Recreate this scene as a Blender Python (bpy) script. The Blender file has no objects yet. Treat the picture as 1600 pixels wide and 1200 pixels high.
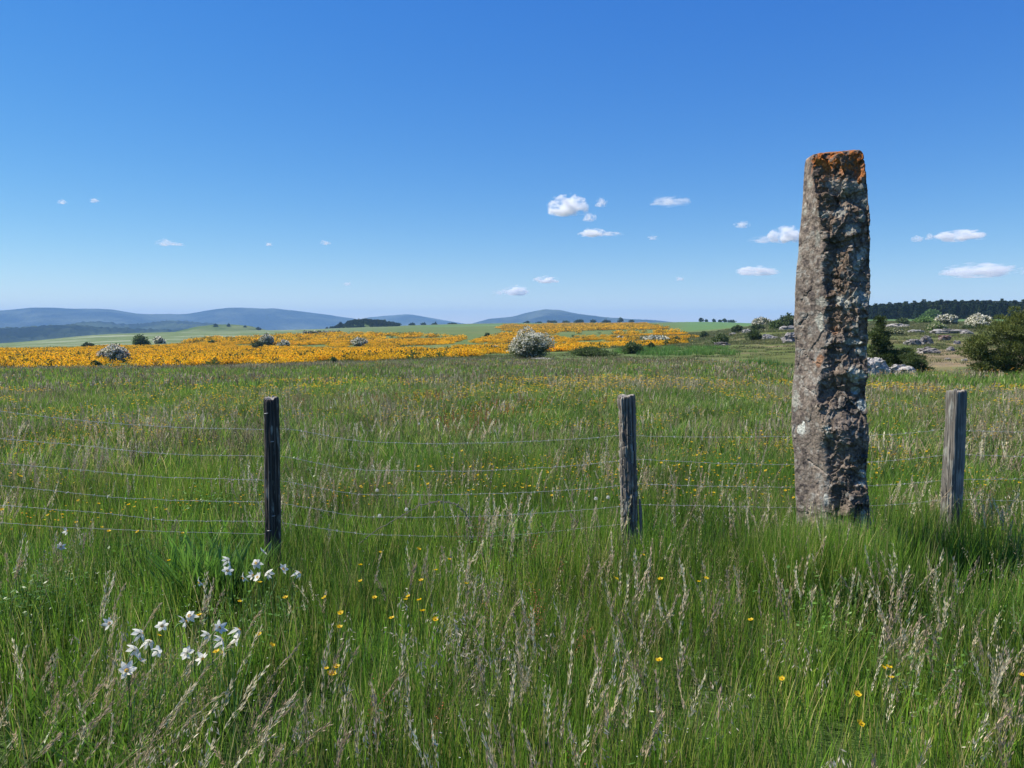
import bpy, math, random
import numpy as np
from mathutils import Vector

# ------------------------------------------------------------------ camera, sky, sun, exposure
SC = bpy.context.scene
COL = SC.collection
TH = math.radians(4.386)          # camera looks slightly down
F = 1200.0                        # focal length in pixels of the 1600 px wide photograph
CAMZ = 1.6
cd = bpy.data.cameras.new('camera'); cam = bpy.data.objects.new('camera', cd); COL.objects.link(cam)
cam.location = (0, 0, CAMZ); cam.rotation_euler = (math.pi/2 - TH, 0, 0)
cd.sensor_width = 36; cd.lens = 27.0; cd.clip_start = 0.05; cd.clip_end = 120000
SC.camera = cam
SUN_AZ, SUN_EL = math.radians(-78), math.radians(52)       # azimuth clockwise from +Y
SKYRESP = ((1.0, .53), (.87, .495), (.42, .54))
W = bpy.data.worlds.new('World'); SC.world = W; W.use_nodes = True
wn = W.node_tree; wn.nodes.clear()
wo = wn.nodes.new('ShaderNodeOutputWorld'); wb = wn.nodes.new('ShaderNodeBackground'); ws = wn.nodes.new('ShaderNodeTexSky')
ws.sky_type = 'NISHITA'; ws.sun_disc = False; ws.sun_elevation = SUN_EL; ws.sun_rotation = SUN_AZ
ws.altitude = 2000; ws.air_density = 1.0; ws.dust_density = 0.0; ws.ozone_density = 3.0
wb.inputs['Strength'].default_value = 0.15
_hs = wn.nodes.new('ShaderNodeHueSaturation'); _hs.inputs['Saturation'].default_value = 1.3; wn.links.new(ws.outputs[0], _hs.inputs['Color'])
_sp = wn.nodes.new('ShaderNodeSeparateColor'); _cb = wn.nodes.new('ShaderNodeCombineColor'); wn.links.new(_hs.outputs[0], _sp.inputs[0])
for _i, (_g, _a) in enumerate(SKYRESP):     # softer response towards the bright horizon, as the camera has
    _m = [wn.nodes.new('ShaderNodeMath') for _ in range(3)]
    for _q, _op in zip(_m, ('MULTIPLY', 'POWER', 'MULTIPLY')): _q.operation = _op
    _m[0].inputs[1].default_value = .15; _m[1].inputs[1].default_value = _g; _m[2].inputs[1].default_value = _a/.15
    wn.links.new(_sp.outputs[_i], _m[0].inputs[0]); wn.links.new(_m[0].outputs[0], _m[1].inputs[0]); wn.links.new(_m[1].outputs[0], _m[2].inputs[0]); wn.links.new(_m[2].outputs[0], _cb.inputs[_i])
wn.links.new(_cb.outputs[0], wb.inputs[0]); wn.links.new(wb.outputs[0], wo.inputs[0])
sd = bpy.data.lights.new('sun', 'SUN'); sun = bpy.data.objects.new('sun', sd); COL.objects.link(sun)
sd.energy = 5.0; sd.angle = math.radians(0.53); sd.color = (1.0, 0.93, 0.80)
sv = Vector((math.sin(SUN_AZ)*math.cos(SUN_EL), math.cos(SUN_AZ)*math.cos(SUN_EL), math.sin(SUN_EL)))
sun.rotation_euler = sv.to_track_quat('Z', 'Y').to_euler()
SC.view_settings.view_transform = 'Standard'; SC.view_settings.look = 'None'
SC.view_settings.exposure = 0.65; SC.view_settings.gamma = 1.0
SC.cycles.max_bounces = 6; SC.cycles.diffuse_bounces = 3; SC.cycles.glossy_bounces = 2
SC.cycles.transmission_bounces = 4; SC.cycles.transparent_max_bounces = 8; SC.cycles.volume_bounces = 8
SC.cycles.use_denoising = True; SC.cycles.denoiser = 'OPENIMAGEDENOISE'; SC.cycles.denoising_input_passes = 'RGB_ALBEDO_NORMAL'; SC.cycles.denoising_prefilter = 'ACCURATE'

rng = np.random.default_rng(7)

# ------------------------------------------------------------------ helpers
def ray(px, py):
    u = (px-800)/F; v = (600-py)/F
    return u, math.cos(TH)+v*math.sin(TH), -math.sin(TH)+v*math.cos(TH)
def zat(px, py, r):               # height of the sight line at horizontal range r
    x, y, z = ray(px, py); return CAMZ + r*z/math.hypot(x, y)
def atY(px, py, Y):
    x, y, z = ray(px, py); k = Y/y; return Vector((x*k, Y, CAMZ+z*k))
def project(X, Y, Z):
    dz = Z-CAMZ; f = Y*math.cos(TH)-dz*math.sin(TH); up = Y*math.sin(TH)+dz*math.cos(TH)
    return 800+F*X/f, 600-F*up/f

def _hash(ix, iy, iz, s):
    h = (ix.astype(np.int64)*374761393 + iy.astype(np.int64)*668265263 + iz.astype(np.int64)*2147483647 + s*1274126177) & 0xffffffff
    h = ((h ^ (h >> 13))*1274126177) & 0xffffffff
    h = ((h ^ (h >> 16))*2246822519) & 0xffffffff
    return ((h ^ (h >> 15)) & 0xffffff)/float(0xffffff)
def vnoise(p, s=0):               # value noise, -1..1, p (N,3)
    i = np.floor(p); f = p-i; f = f*f*(3-2*f); i = i.astype(np.int64)
    o = np.zeros(len(p))
    for dx in (0, 1):
        for dy in (0, 1):
            for dz in (0, 1):
                w = (f[:,0] if dx else 1-f[:,0])*(f[:,1] if dy else 1-f[:,1])*(f[:,2] if dz else 1-f[:,2])
                o += w*_hash(i[:,0]+dx, i[:,1]+dy, i[:,2]+dz, s)
    return o*2-1
def fbm(p, oct=4, s=0, gain=.5):
    o = np.zeros(len(p)); a = 1; t = 0
    for k in range(oct):
        o += a*vnoise(p*(2.03**k)+k*17.3, s+k); t += a; a *= gain
    return o/t
def fbm2(x, y, sc, oct=4, s=0):
    x = np.atleast_1d(np.asarray(x, float)); y = np.atleast_1d(np.asarray(y, float))
    return fbm(np.stack([x/sc, y/sc, np.full_like(x, s*3.7)], 1), oct, s)
def facets(p, s=0):               # chipped rock: every cell its own height and tilt; returns value, edge distance
    i = np.floor(p).astype(np.int64); b1 = np.full(len(p), 9.); b2 = np.full(len(p), 9.); val = np.zeros(len(p))
    for dx in (-1, 0, 1):
        for dy in (-1, 0, 1):
            for dz in (-1, 0, 1):
                a, b, c = i[:,0]+dx, i[:,1]+dy, i[:,2]+dz
                r1 = _hash(a, b, c, s); r2 = _hash(a, b, c, s+1); r3 = _hash(a, b, c, s+2); r4 = _hash(a, b, c, s+3)
                vx = a+r1-p[:,0]; vy = b+r2-p[:,1]; vz = c+r3-p[:,2]
                d = vx*vx+vy*vy+vz*vz
                h = (r4*2-1) + (vx*(r2*2-1)+vy*(r3*2-1)+vz*(r1*2-1))*1.6
                m = d < b1
                b2 = np.where(m, b1, np.minimum(b2, d)); val = np.where(m, h, val); b1 = np.where(m, d, b1)
    return val, np.sqrt(b2)-np.sqrt(b1)

def mesh_data(name, v, f, mats, col=None, mi=None, smooth=False):
    """v (N,3); f: array (M,k) or list of arrays"""
    me = bpy.data.meshes.new(name)
    fs = f if isinstance(f, list) else [f]
    fs = [np.asarray(a) for a in fs if len(a)]
    v = np.asarray(v, dtype=np.float32)
    me.vertices.add(len(v)); me.vertices.foreach_set('co', v.ravel())
    loops = np.concatenate([a.ravel() for a in fs]); tot = np.concatenate([np.full(len(a), a.shape[1]) for a in fs])
    me.loops.add(len(loops)); me.loops.foreach_set('vertex_index', loops.astype(np.int32))
    me.polygons.add(len(tot)); st = np.concatenate([[0], np.cumsum(tot)[:-1]])
    me.polygons.foreach_set('loop_start', st.astype(np.int32))
    if mi is not None: me.polygons.foreach_set('material_index', np.asarray(mi, np.int32))
    me.update(calc_edges=True)
    me.polygons.foreach_set('use_smooth', np.full(len(tot), bool(smooth)))
    if col is not None:
        a = me.color_attributes.new('col', 'FLOAT_COLOR', 'POINT')
        c = np.ones((len(v), 4), np.float32); c[:, :3] = col; a.data.foreach_set('color', c.ravel())
    for m in (mats if isinstance(mats, (list, tuple)) else [mats]): me.materials.append(m)
    me.validate(); me.update()
    return me
class Soup:
    def __init__(s): s.v = []; s.t = []; s.q = []; s.c = []; s.n = 0; s.tm = []; s.qm = []
    def add(s, v, f, c, m=0):
        f = np.asarray(f); v = np.asarray(v, float)
        s.v.append(v); c = np.asarray(c, float)
        if c.ndim == 1: c = np.tile(c, (len(v), 1))
        s.c.append(c)
        (s.t if f.shape[1] == 3 else s.q).append(f+s.n); (s.tm if f.shape[1] == 3 else s.qm).append(np.full(len(f), m)); s.n += len(v)
    def mesh(s, name, mats, smooth=False):
        fs = []; mi = []
        if s.t: fs.append(np.concatenate(s.t)); mi.append(np.concatenate(s.tm))
        if s.q: fs.append(np.concatenate(s.q)); mi.append(np.concatenate(s.qm))
        return mesh_data(name, np.concatenate(s.v), fs, mats, np.concatenate(s.c), np.concatenate(mi), smooth)
    def obj(s, name, mats, parent=None, smooth=False):
        return link(name, s.mesh(name, mats, smooth), parent)
def link(name, me, parent=None, col=None):
    o = bpy.data.objects.new(name, me); (col or COL).objects.link(o)
    if parent: o.parent = parent
    return o
def tag(o, label=None, cat=None, group=None, kind=None):
    if label: o['label'] = label
    if cat: o['category'] = cat
    if group: o['group'] = group
    if kind: o['kind'] = kind
    return o
def empty(name, loc, rz=0, sc=1):
    o = bpy.data.objects.new(name, None); COL.objects.link(o); o.location = loc; o.rotation_euler = (0, 0, rz); o.scale = (sc,)*3
    o.empty_display_size = .1; return o
def copy_tree(o, parent=None):
    c = o.copy(); COL.objects.link(c); c.parent = parent
    for ch in list(o.children): copy_tree(ch, c)
    return c
def tube(s, pts, rad, col, n=6, cap=True, m=0):
    pts = np.asarray(pts, float); rad = np.broadcast_to(rad, (len(pts),))
    tg = np.gradient(pts, axis=0); tg /= np.linalg.norm(tg, axis=1)[:, None]+1e-12
    ref = np.array([0, 0, 1.]) if abs(tg[0][2]) < .9 else np.array([1., 0, 0])
    a = np.cross(tg, ref); a /= np.linalg.norm(a, axis=1)[:, None]+1e-12; b = np.cross(tg, a)
    th = np.arange(n)/n*2*math.pi
    v = pts[:, None, :]+rad[:, None, None]*(np.cos(th)[None, :, None]*a[:, None, :]+np.sin(th)[None, :, None]*b[:, None, :])
    L = len(pts); i = np.arange(L-1)[:, None]*n; j = np.arange(n)[None]; k = (j+1) % n
    f = np.stack([i+j, i+k, i+n+k, i+n+j], -1).reshape(-1, 4)
    v = v.reshape(-1, 3)
    s.add(v, f, col, m)
    if cap:
        for e, base in ((0, 0), (L-1, (L-1)*n)):
            c = np.vstack([v[base:base+n], pts[e]]); jj = np.arange(n)
            ff = np.stack([jj, (jj+1) % n, np.full(n, n)], 1)
            s.add(c, ff if e else ff[:, ::-1], col, m)

# ------------------------------------------------------------------ materials
def newmat(name):
    m = bpy.data.materials.new(name); m.use_nodes = True; nt = m.node_tree; nt.nodes.clear()
    return m, nt, nt.nodes.new('ShaderNodeOutputMaterial')
def N(nt, t, **k):
    n = nt.nodes.new(t)
    for a, b in k.items():
        if hasattr(n, a): setattr(n, a, b)
        else: n.inputs[a].default_value = b
    return n
def leafmat(name, trans=.3, rough=.55, scale=1.6, lo=.72, hi=1.25, rnd=.25, tint=None, tscale=.25, spec=.35, tgain=1.0):
    """coloured by the mesh's own 'col', varied by world-space noise and per object"""
    m, nt, out = newmat(name); L = nt.links.new
    at = N(nt, 'ShaderNodeAttribute', attribute_name='col')
    geo = N(nt, 'ShaderNodeNewGeometry'); oi = N(nt, 'ShaderNodeObjectInfo')
    n1 = N(nt, 'ShaderNodeTexNoise'); n1.inputs['Scale'].default_value = scale; n1.inputs['Detail'].default_value = 3
    L(geo.outputs['Position'], n1.inputs['Vector'])
    mr = N(nt, 'ShaderNodeMapRange'); mr.inputs[1].default_value = .3; mr.inputs[2].default_value = .7; mr.inputs[3].default_value = lo; mr.inputs[4].default_value = hi
    L(n1.outputs['Fac'], mr.inputs[0])
    mr2 = N(nt, 'ShaderNodeMapRange'); mr2.inputs[3].default_value = 1-rnd; mr2.inputs[4].default_value = 1+rnd; L(oi.outputs['Random'], mr2.inputs[0])
    mu = N(nt, 'ShaderNodeMath', operation='MULTIPLY'); L(mr.outputs[0], mu.inputs[0]); L(mr2.outputs[0], mu.inputs[1])
    vm = N(nt, 'ShaderNodeVectorMath', operation='SCALE'); L(at.outputs['Color'], vm.inputs[0]); L(mu.outputs[0], vm.inputs['Scale'])
    c = vm.outputs[0]
    if tint:
        n2 = N(nt, 'ShaderNodeTexNoise'); n2.inputs['Scale'].default_value = tscale; n2.inputs['Detail'].default_value = 4
        L(geo.outputs['Position'], n2.inputs['Vector'])
        m3 = N(nt, 'ShaderNodeMapRange'); m3.inputs[1].default_value = .42; m3.inputs[2].default_value = .66; L(n2.outputs['Fac'], m3.inputs[0])
        v2 = N(nt, 'ShaderNodeVectorMath', operation='MULTIPLY'); L(c, v2.inputs[0]); v2.inputs[1].default_value = tint
        mx = N(nt, 'ShaderNodeMix', data_type='VECTOR'); L(m3.outputs[0], mx.inputs[0]); L(c, mx.inputs[4]); L(v2.outputs[0], mx.inputs[5]); c = mx.outputs[1]
    bs = N(nt, 'ShaderNodeBsdfPrincipled'); bs.inputs['Roughness'].default_value = rough; bs.inputs['Specular IOR Level'].default_value = spec
    L(c, bs.inputs['Base Color'])
    if trans > 0:
        tr = N(nt, 'ShaderNodeBsdfTranslucent'); v3 = N(nt, 'ShaderNodeVectorMath', operation='SCALE'); v3.inputs['Scale'].default_value = tgain; L(c, v3.inputs[0]); L(v3.outputs[0], tr.inputs['Color'])
        ms = N(nt, 'ShaderNodeMixShader'); ms.inputs[0].default_value = trans; L(bs.outputs[0], ms.inputs[1]); L(tr.outputs[0], ms.inputs[2]); L(ms.outputs[0], out.inputs[0])
    else: L(bs.outputs[0], out.inputs[0])
    return m
def solidmat(name, rough=.85, nscale=30, lo=.8, hi=1.2, bump=.3, bdist=.01, metallic=0, spec=.3, stretch=(1,1,1), detail=6):
    m, nt, out = newmat(name); L = nt.links.new
    at = N(nt, 'ShaderNodeAttribute', attribute_name='col'); tc = N(nt, 'ShaderNodeTexCoord')
    mp = N(nt, 'ShaderNodeMapping'); mp.inputs['Scale'].default_value = stretch; L(tc.outputs['Object'], mp.inputs[0])
    n1 = N(nt, 'ShaderNodeTexNoise'); n1.inputs['Scale'].default_value = nscale; n1.inputs['Detail'].default_value = detail; n1.inputs['Roughness'].default_value = .65
    L(mp.outputs[0], n1.inputs['Vector'])
    mr = N(nt, 'ShaderNodeMapRange'); mr.inputs[1].default_value = .3; mr.inputs[2].default_value = .7; mr.inputs[3].default_value = lo; mr.inputs[4].default_value = hi
    L(n1.outputs['Fac'], mr.inputs[0])
    vm = N(nt, 'ShaderNodeVectorMath', operation='SCALE'); L(at.outputs['Color'], vm.inputs[0]); L(mr.outputs[0], vm.inputs['Scale'])
    bs = N(nt, 'ShaderNodeBsdfPrincipled'); bs.inputs['Roughness'].default_value = rough; bs.inputs['Specular IOR Level'].default_value = spec; bs.inputs['Metallic'].default_value = metallic
    L(vm.outputs[0], bs.inputs['Base Color'])
    if bump:
        b = N(nt, 'ShaderNodeBump'); b.inputs['Strength'].default_value = bump; b.inputs['Distance'].default_value = bdist
        L(n1.outputs['Fac'], b.inputs['Height']); L(b.outputs[0], bs.inputs['Normal'])
    L(bs.outputs[0], out.inputs[0]); return m
M_grass = leafmat('meadow_grass', .48, .42, 1.1, .7, 1.3, .25, (1.32, 1.15, 1.15), .35, spec=.5)
M_seed = leafmat('grass_seed_head', .3, .6, 2.0, .75, 1.25, .25)
M_leaf = leafmat('shrub_leaf', .33, .6, .9, .75, 1.25, .12)
M_petal = leafmat('petal', .5, .5, 9, .92, 1.06, .05)
M_broom = leafmat('broom_blossom', .45, .7, .06, .85, 1.2, .18)
M_far = leafmat('distant_foliage', .12, .8, .02, .8, 1.2, .3, spec=.1)
M_bark = solidmat('bark', .9, 18, .7, 1.3, .5, .02)
M_stone = solidmat('weathered_basalt', .9, 70, .62, 1.32, .75, .006)
M_rock = solidmat('field_rock', .9, 6, .7, 1.25, .6, .05)
M_wood = solidmat('weathered_wood', .88, 60, .7, 1.28, .8, .004, stretch=(1, 1, .12))
M_wire = solidmat('galvanised_wire', .45, 90, .85, 1.1, 0, spec=.6)

# ------------------------------------------------------------------ ground shape
COLS = {   # picture column : (range, picture row) along that line of sight
 -500: [(50,583),(75,588),(110,575),(200,557),(300,547),(500,543),(700,540),(900,545),(1500,565),(2500,580)],
    0: [(50,583),(75,586),(110,574),(200,556),(300,546),(500,542),(700,537),(900,541),(1500,560),(2500,575)],
  150: [(50,582),(75,585),(110,573),(200,556),(300,545),(500,533),(800,522),(1000,526),(1500,545),(2500,560)],
  300: [(50,580),(78,582),(110,572),(200,555),(300,541),(500,526),(800,518),(1000,520),(1500,535),(2500,550)],
  450: [(50,577),(80,577),(110,568),(200,552),(300,537),(500,522),(800,515),(1000,516),(1500,518),(2500,530)],
  560: [(52,573),(80,572),(110,565),(200,550),(300,536),(500,522),(900,512),(1500,511),(2500,525)],
  700: [(58,568),(80,565),(110,558),(200,545),(300,532),(500,519),(900,511),(1400,506),(2500,518)],
  820: [(60,567),(93,560),(130,552),(200,541),(300,530),(500,518),(900,509),(1400,504),(2500,514)],
  950: [(60,565),(90,556),(130,548),(200,538),(300,527),(500,515),(900,507),(1400,504),(2500,514)],
 1100: [(40,575),(60,563),(80,554),(110,545),(150,538),(220,530),(400,517),(700,507),(1100,502),(2500,514)],
 1200: [(40,583),(60,567),(80,552),(110,540),(150,528),(200,515),(280,507),(400,506),(700,507),(1100,506),(2500,518)],
 1350: [(40,590),(60,568),(90,547),(130,529),(200,513),(300,503),(500,500),(700,497),(1100,499),(2500,514)],
 1480: [(40,590),(60,568),(90,547),(130,530),(200,514),(300,505),(500,500),(700,497),(1100,499),(2500,514)],
 2100: [(40,590),(60,568),(90,547),(130,530),(200,514),(300,505),(500,500),(700,497),(1100,499),(2500,514)],
}
KX = sorted(COLS); LR = np.linspace(math.log(8), math.log(2500), 260)
TAB = np.zeros((len(KX), len(LR)))
for i, kx in enumerate(KX):
    r = np.array([8]+[a for a, b in COLS[kx]], float); z = np.array([0]+[zat(kx, b, a) for a, b in COLS[kx]])
    row = np.interp(np.exp(LR), r, z)
    ker = np.exp(-np.linspace(-2, 2, 9)**2); ker /= ker.sum()
    TAB[i] = np.convolve(np.pad(row, 4, mode='edge'), ker, 'valid')
    TAB[i, :3] = 0
KXF = np.arange(KX[0], KX[-1]+1, 25.)
T2 = np.stack([np.interp(KXF, KX, TAB[:, j]) for j in range(len(LR))], 1)
kk = np.exp(-np.linspace(-2, 2, 7)**2); kk /= kk.sum()
T2 = np.stack([np.convolve(np.pad(T2[:, j], 3, mode='edge'), kk, 'valid') for j in range(len(LR))], 1)
def ground(X, Y, detail=True):
    X = np.atleast_1d(np.asarray(X, float)); Y = np.atleast_1d(np.asarray(Y, float))
    r = np.hypot(X, Y); az = np.arctan2(X, Y)
    az = np.where(np.abs(az) > math.pi/2, np.sign(az)*(math.pi-np.abs(az)), az); az = np.clip(az, -.83, .83)
    kx = np.clip(800+F*np.tan(az), KXF[0], KXF[-1]-.01)
    a = (kx-KXF[0])/25; i = np.clip(a.astype(int), 0, len(KXF)-2); fa = a-i
    b = (np.log(np.clip(r, 8, 2499))-LR[0])/(LR[1]-LR[0]); j = np.clip(b.astype(int), 0, len(LR)-2); fb = b-j
    z = (T2[i, j]*(1-fa)+T2[i+1, j]*fa)*(1-fb)+(T2[i, j+1]*(1-fa)+T2[i+1, j+1]*fa)*fb
    z = np.where(r < 8, 0, z)
    z = z - 120*np.clip((r-2500)/2500, 0, 1)**1.0*1.0
    if detail:
        z = z + .03*fbm2(X, Y, 2.3, 2, 3)*np.clip(r/6, 0, 1)*np.clip(2-r/300, 0, 1)
        heath = np.clip((kx-1050)/150, 0, 1)*np.clip((r-45)/20, 0, 1)*np.clip((320-r)/60, 0, 1)
        z = z + heath*(.45*fbm2(X, Y, 14, 4, 5)+.12*fbm2(X, Y, 2.5, 3, 6))
        z = z + np.clip((r-320)/400, 0, 1)*np.clip((2300-r)/300, 0, 1)*1.0*fbm2(X, Y, 120, 3, 8)
    return z
def gz(x, y): return float(ground(x, y)[0])
def hit(px, py, r0=30, r1=2400):    # where the sight line meets the ground
    x, y, z = ray(px, py); h = math.hypot(x, y); r = np.exp(np.linspace(math.log(r0), math.log(r1), 1500))
    X = x/h*r; Y = y/h*r; d = CAMZ+z/h*r-ground(X, Y)
    k = np.where(d < 0)[0]
    k = k[0] if len(k) else int(np.argmin(d))
    return X[k], Y[k], float(ground(X[k], Y[k])[0]), r[k]

def build_ground():
    azf = np.radians(np.arange(-46, 46.01, .12)); azc = np.radians(np.arange(50, 311, 4.))
    az = np.concatenate([azf, azc]); nA = len(az)
    r = np.concatenate([np.exp(np.linspace(math.log(.4), math.log(2500), 420)), np.exp(np.linspace(math.log(2650), math.log(11900), 14))])
    A, R = np.meshgrid(az, r); X = R*np.sin(A); Y = R*np.cos(A)
    x = X.ravel(); y = Y.ravel(); rr = R.ravel(); Z = ground(x, y)
    v = np.stack([x, y, Z], 1); v = np.vstack([[0, 0, 0], v])
    n = len(r); i = (np.arange(n-1)*nA)[:, None]; j = np.arange(nA)[None]; k = (j+1) % nA
    q = np.stack([i+j, i+k, i+nA+k, i+nA+j], -1).reshape(-1, 4)[:, ::-1]+1
    jj = np.arange(nA); t = np.stack([np.zeros(nA, int), (jj+1) % nA+1, jj+1], 1)
    # ground cover colours by place
    kx = np.where(np.abs(np.arctan2(x, y)) < 1.2, 800+F*x/np.maximum(y, 1e-3), 800)
    n1 = fbm2(x, y, 9, 4, 11); n2 = fbm2(x, y, 45, 4, 12); n3 = fbm2(x, y, 2.2, 4, 13)
    c = np.tile(np.array([.045, .075, .018]), (len(x), 1))
    def mixc(w, col):
        w = np.clip(w, 0, 1)[:, None]; c[:] = c*(1-w)+np.array(col)*w
    ss = lambda a, b, t: np.clip((t-a)/(b-a), 0, 1)
    edge = np.interp(kx, [0, 560, 820, 1100, 1250, 1600], [70, 70, 75, 50, 44, 42])
    out = ss(0, 8, rr-edge)
    mixc(out, [.10, .145, .045])
    mixc(out*ss(-.1, .4, n2)*.6, [.14, .16, .06])
    heath = ss(1020, 1180, kx+60*n2)*ss(0, 12, rr-edge)*ss(420, 330, rr)
    mixc(heath, [.115, .135, .04])
    mixc(heath*ss(.05, .35, n1), [.18, .15, .075])
    mixc(heath*ss(.22, .42, fbm2(x, y, 5, 4, 21)+.25*ss(1380, 1480, kx)*ss(130, 60, rr))*.65, [.20, .15, .10])
    mixc(heath*ss(.3, .5, fbm2(x, y, 7, 3, 22)), [.06, .11, .025])
    mixc(ss(1000, 1040, kx)*ss(1260, 1200, kx)*ss(1.5, .5, abs(rr-(56+3*n1))/2.2)*out, [.26, .21, .11])     # dry strip
    mixc(ss(300, 340, rr)*ss(620, 560, kx), [.115, .16, .07])
    mixc(ss(300, 420, rr)*ss(560, 470, kx)*ss(.1, .4, fbm2(x, y*2.5, 40, 4, 23)), [.25, .28, .19])
    mixc(ss(380, 430, rr)*ss(1040, 1080, kx), [.095, .175, .06])
    mixc(ss(900, 1000, rr)*ss(0, .2, fbm2(x, y, 260, 2, 31)), [.08, .17, .05])
    mixc(ss(900, 1000, rr)*ss(.1, .2, fbm2(x, y, 200, 2, 32)), [.17, .2, .09])
    mixc(ss(2500, 3000, rr), [.04, .07, .03])
    c = c*(1+.28*n3[:, None]*ss(600, 100, rr)[:, None]+.15*n1[:, None])
    c = np.vstack([c[:1], c])
    m, nt, outn = newmat('ground_cover'); L = nt.links.new
    at = N(nt, 'ShaderNodeAttribute', attribute_name='col'); geo = N(nt, 'ShaderNodeNewGeometry')
    vals = []
    for sc in (.35, 2.5, 14):
        nn = N(nt, 'ShaderNodeTexNoise'); nn.inputs['Scale'].default_value = sc; nn.inputs['Detail'].default_value = 5; nn.inputs['Roughness'].default_value = .7
        L(geo.outputs['Position'], nn.inputs['Vector']); vals.append(nn)
    a1 = N(nt, 'ShaderNodeMath', operation='ADD'); L(vals[0].outputs['Fac'], a1.inputs[0]); L(vals[1].outputs['Fac'], a1.inputs[1])
    mr = N(nt, 'ShaderNodeMapRange'); mr.inputs[1].default_value = .65; mr.inputs[2].default_value = 1.35; mr.inputs[3].default_value = .6; mr.inputs[4].default_value = 1.4; L(a1.outputs[0], mr.inputs[0])
    vm = N(nt, 'ShaderNodeVectorMath', operation='SCALE'); L(at.outputs['Color'], vm.inputs[0]); L(mr.outputs[0], vm.inputs['Scale'])
    bs = N(nt, 'ShaderNodeBsdfPrincipled'); bs.inputs['Roughness'].default_value = .95; bs.inputs['Specular IOR Level'].default_value = .1
    b = N(nt, 'ShaderNodeBump'); b.inputs['Strength'].default_value = .8; b.inputs['Distance'].default_value = .25
    L(a1.outputs[0], b.inputs['Height']); L(b.outputs[0], bs.inputs['Normal']); L(vm.outputs[0], bs.inputs['Base Color']); L(bs.outputs[0], outn.inputs[0])
    o = link('ground', mesh_data('ground', v, [t, q], m, c, smooth=True)); tag(o, kind='structure')
build_ground()

# ------------------------------------------------------------------ far hills
M_hill, _nt, _o = newmat('hill_forest')
def _hillmat(m, nt, out, dark, light, sc, bump=60):
    L = nt.links.new; geo = N(nt, 'ShaderNodeNewGeometry')
    n1 = N(nt, 'ShaderNodeTexNoise'); n1.inputs['Scale'].default_value = sc; n1.inputs['Detail'].default_value = 6; n1.inputs['Roughness'].default_value = .6
    L(geo.outputs['Position'], n1.inputs['Vector'])
    cr = N(nt, 'ShaderNodeValToRGB'); e = cr.color_ramp.elements; e[0].position = .44; e[0].color = (*dark, 1); e[1].position = .62; e[1].color = (*light, 1)
    L(n1.outputs['Fac'], cr.inputs[0])
    n2 = N(nt, 'ShaderNodeTexNoise'); n2.inputs['Scale'].default_value = .02; n2.inputs['Detail'].default_value = 3; L(geo.outputs['Position'], n2.inputs['Vector'])
    b = N(nt, 'ShaderNodeBump'); b.inputs['Distance'].default_value = bump; b.inputs['Strength'].default_value = .7; L(n2.outputs['Fac'], b.inputs['Height'])
    bs = N(nt, 'ShaderNodeBsdfPrincipled'); bs.inputs['Roughness'].default_value = 1; bs.inputs['Specular IOR Level'].default_value = 0
    L(cr.outputs[0], bs.inputs['Base Color']); L(b.outputs[0], bs.inputs['Normal']); L(bs.outputs[0], out.inputs[0])
_hillmat(M_hill, _nt, _o, (.004, .007, .014), (.07, .08, .06), .0019)
M_hill2, _nt, _o = newmat('near_hill_forest'); _hillmat(M_hill2, _nt, _o, (.003, .006, .008), (.045, .06, .03), .003, 25)
M_hill3, _nt, _o = newmat('hill_pasture'); _hillmat(M_hill3, _nt, _o, (.07, .11, .04), (.14, .17, .07), .01, 6)
def ridge(name, pts, D, front, back, base, mat, seed, rough=.2, tree=0, n=260, m=46):
    xs = [p[0] for p in pts]; ys = [p[1] for p in pts]
    px = np.linspace(xs[0], xs[-1], n); py = np.interp(px, xs, ys)
    ker = np.ones(7)/7; py = np.convolve(np.pad(py, 3, mode='edge'), ker, 'valid')
    t = np.linspace(-1, 1, m); V = np.zeros((m, n, 3))
    for a in range(m):
        r = D + (front*t[a] if t[a] < 0 else back*t[a])
        az = np.arctan((px-800)/F); X = r*np.sin(az); Y = r*np.cos(az)
        top = np.array([zat(p, q, D) for p, q in zip(px, py)])
        prof = (1-abs(t[a])**1.3); prof = prof*prof*(3-2*prof)
        nz = fbm(np.stack([X/(front*.45), Y/(front*.45), np.full_like(X, seed)], 1), 5, seed)
        nr = 1-abs(nz)*2
        w = np.sin(math.pi*min(1, (1-abs(t[a]))*1.0))
        h = base+(top-base)*prof + (top-base)*rough*nr*w
        if tree: h = h+tree*(vnoise(np.stack([X/14, Y/14, np.full_like(X, seed)], 1), seed))*prof
        V[a, :, 0] = X; V[a, :, 1] = Y; V[a, :, 2] = h
    i = (np.arange(m-1)*n)[:, None]; j = np.arange(n-1)[None]
    f = np.stack([i+j, i+j+1, i+n+j+1, i+n+j], -1).reshape(-1, 4)
    o = link(name, mesh_data(name, V.reshape(-1, 3), f, mat, smooth=True)); tag(o, kind='structure'); return o
ridge('hills', [(-700,500),(-400,489),(-200,494),(-60,491),(0,490),(40,487),(75,484),(120,485),(170,485),(190,488),(215,491),(260,493),(300,494),(320,490),(350,486),(380,485),(405,487),(425,485),(465,488),(510,494),(560,501),(600,508),(640,520)], 9500, 3200, 1500, -150, M_hill, 3)
ridge('hills', [(480,520),(545,505),(580,498),(610,496),(640,494),(665,497),(700,503),(735,508),(790,520)], 9800, 2600, 1500, -150, M_hill, 5)
ridge('hills', [(690,520),(735,508),(765,500),(800,497),(825,491),(850,487),(875,488),(900,492),(930,495),(965,498),(1000,501),(1040,504),(1100,512)], 7600, 2400, 1500, -150, M_hill, 9)
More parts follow.
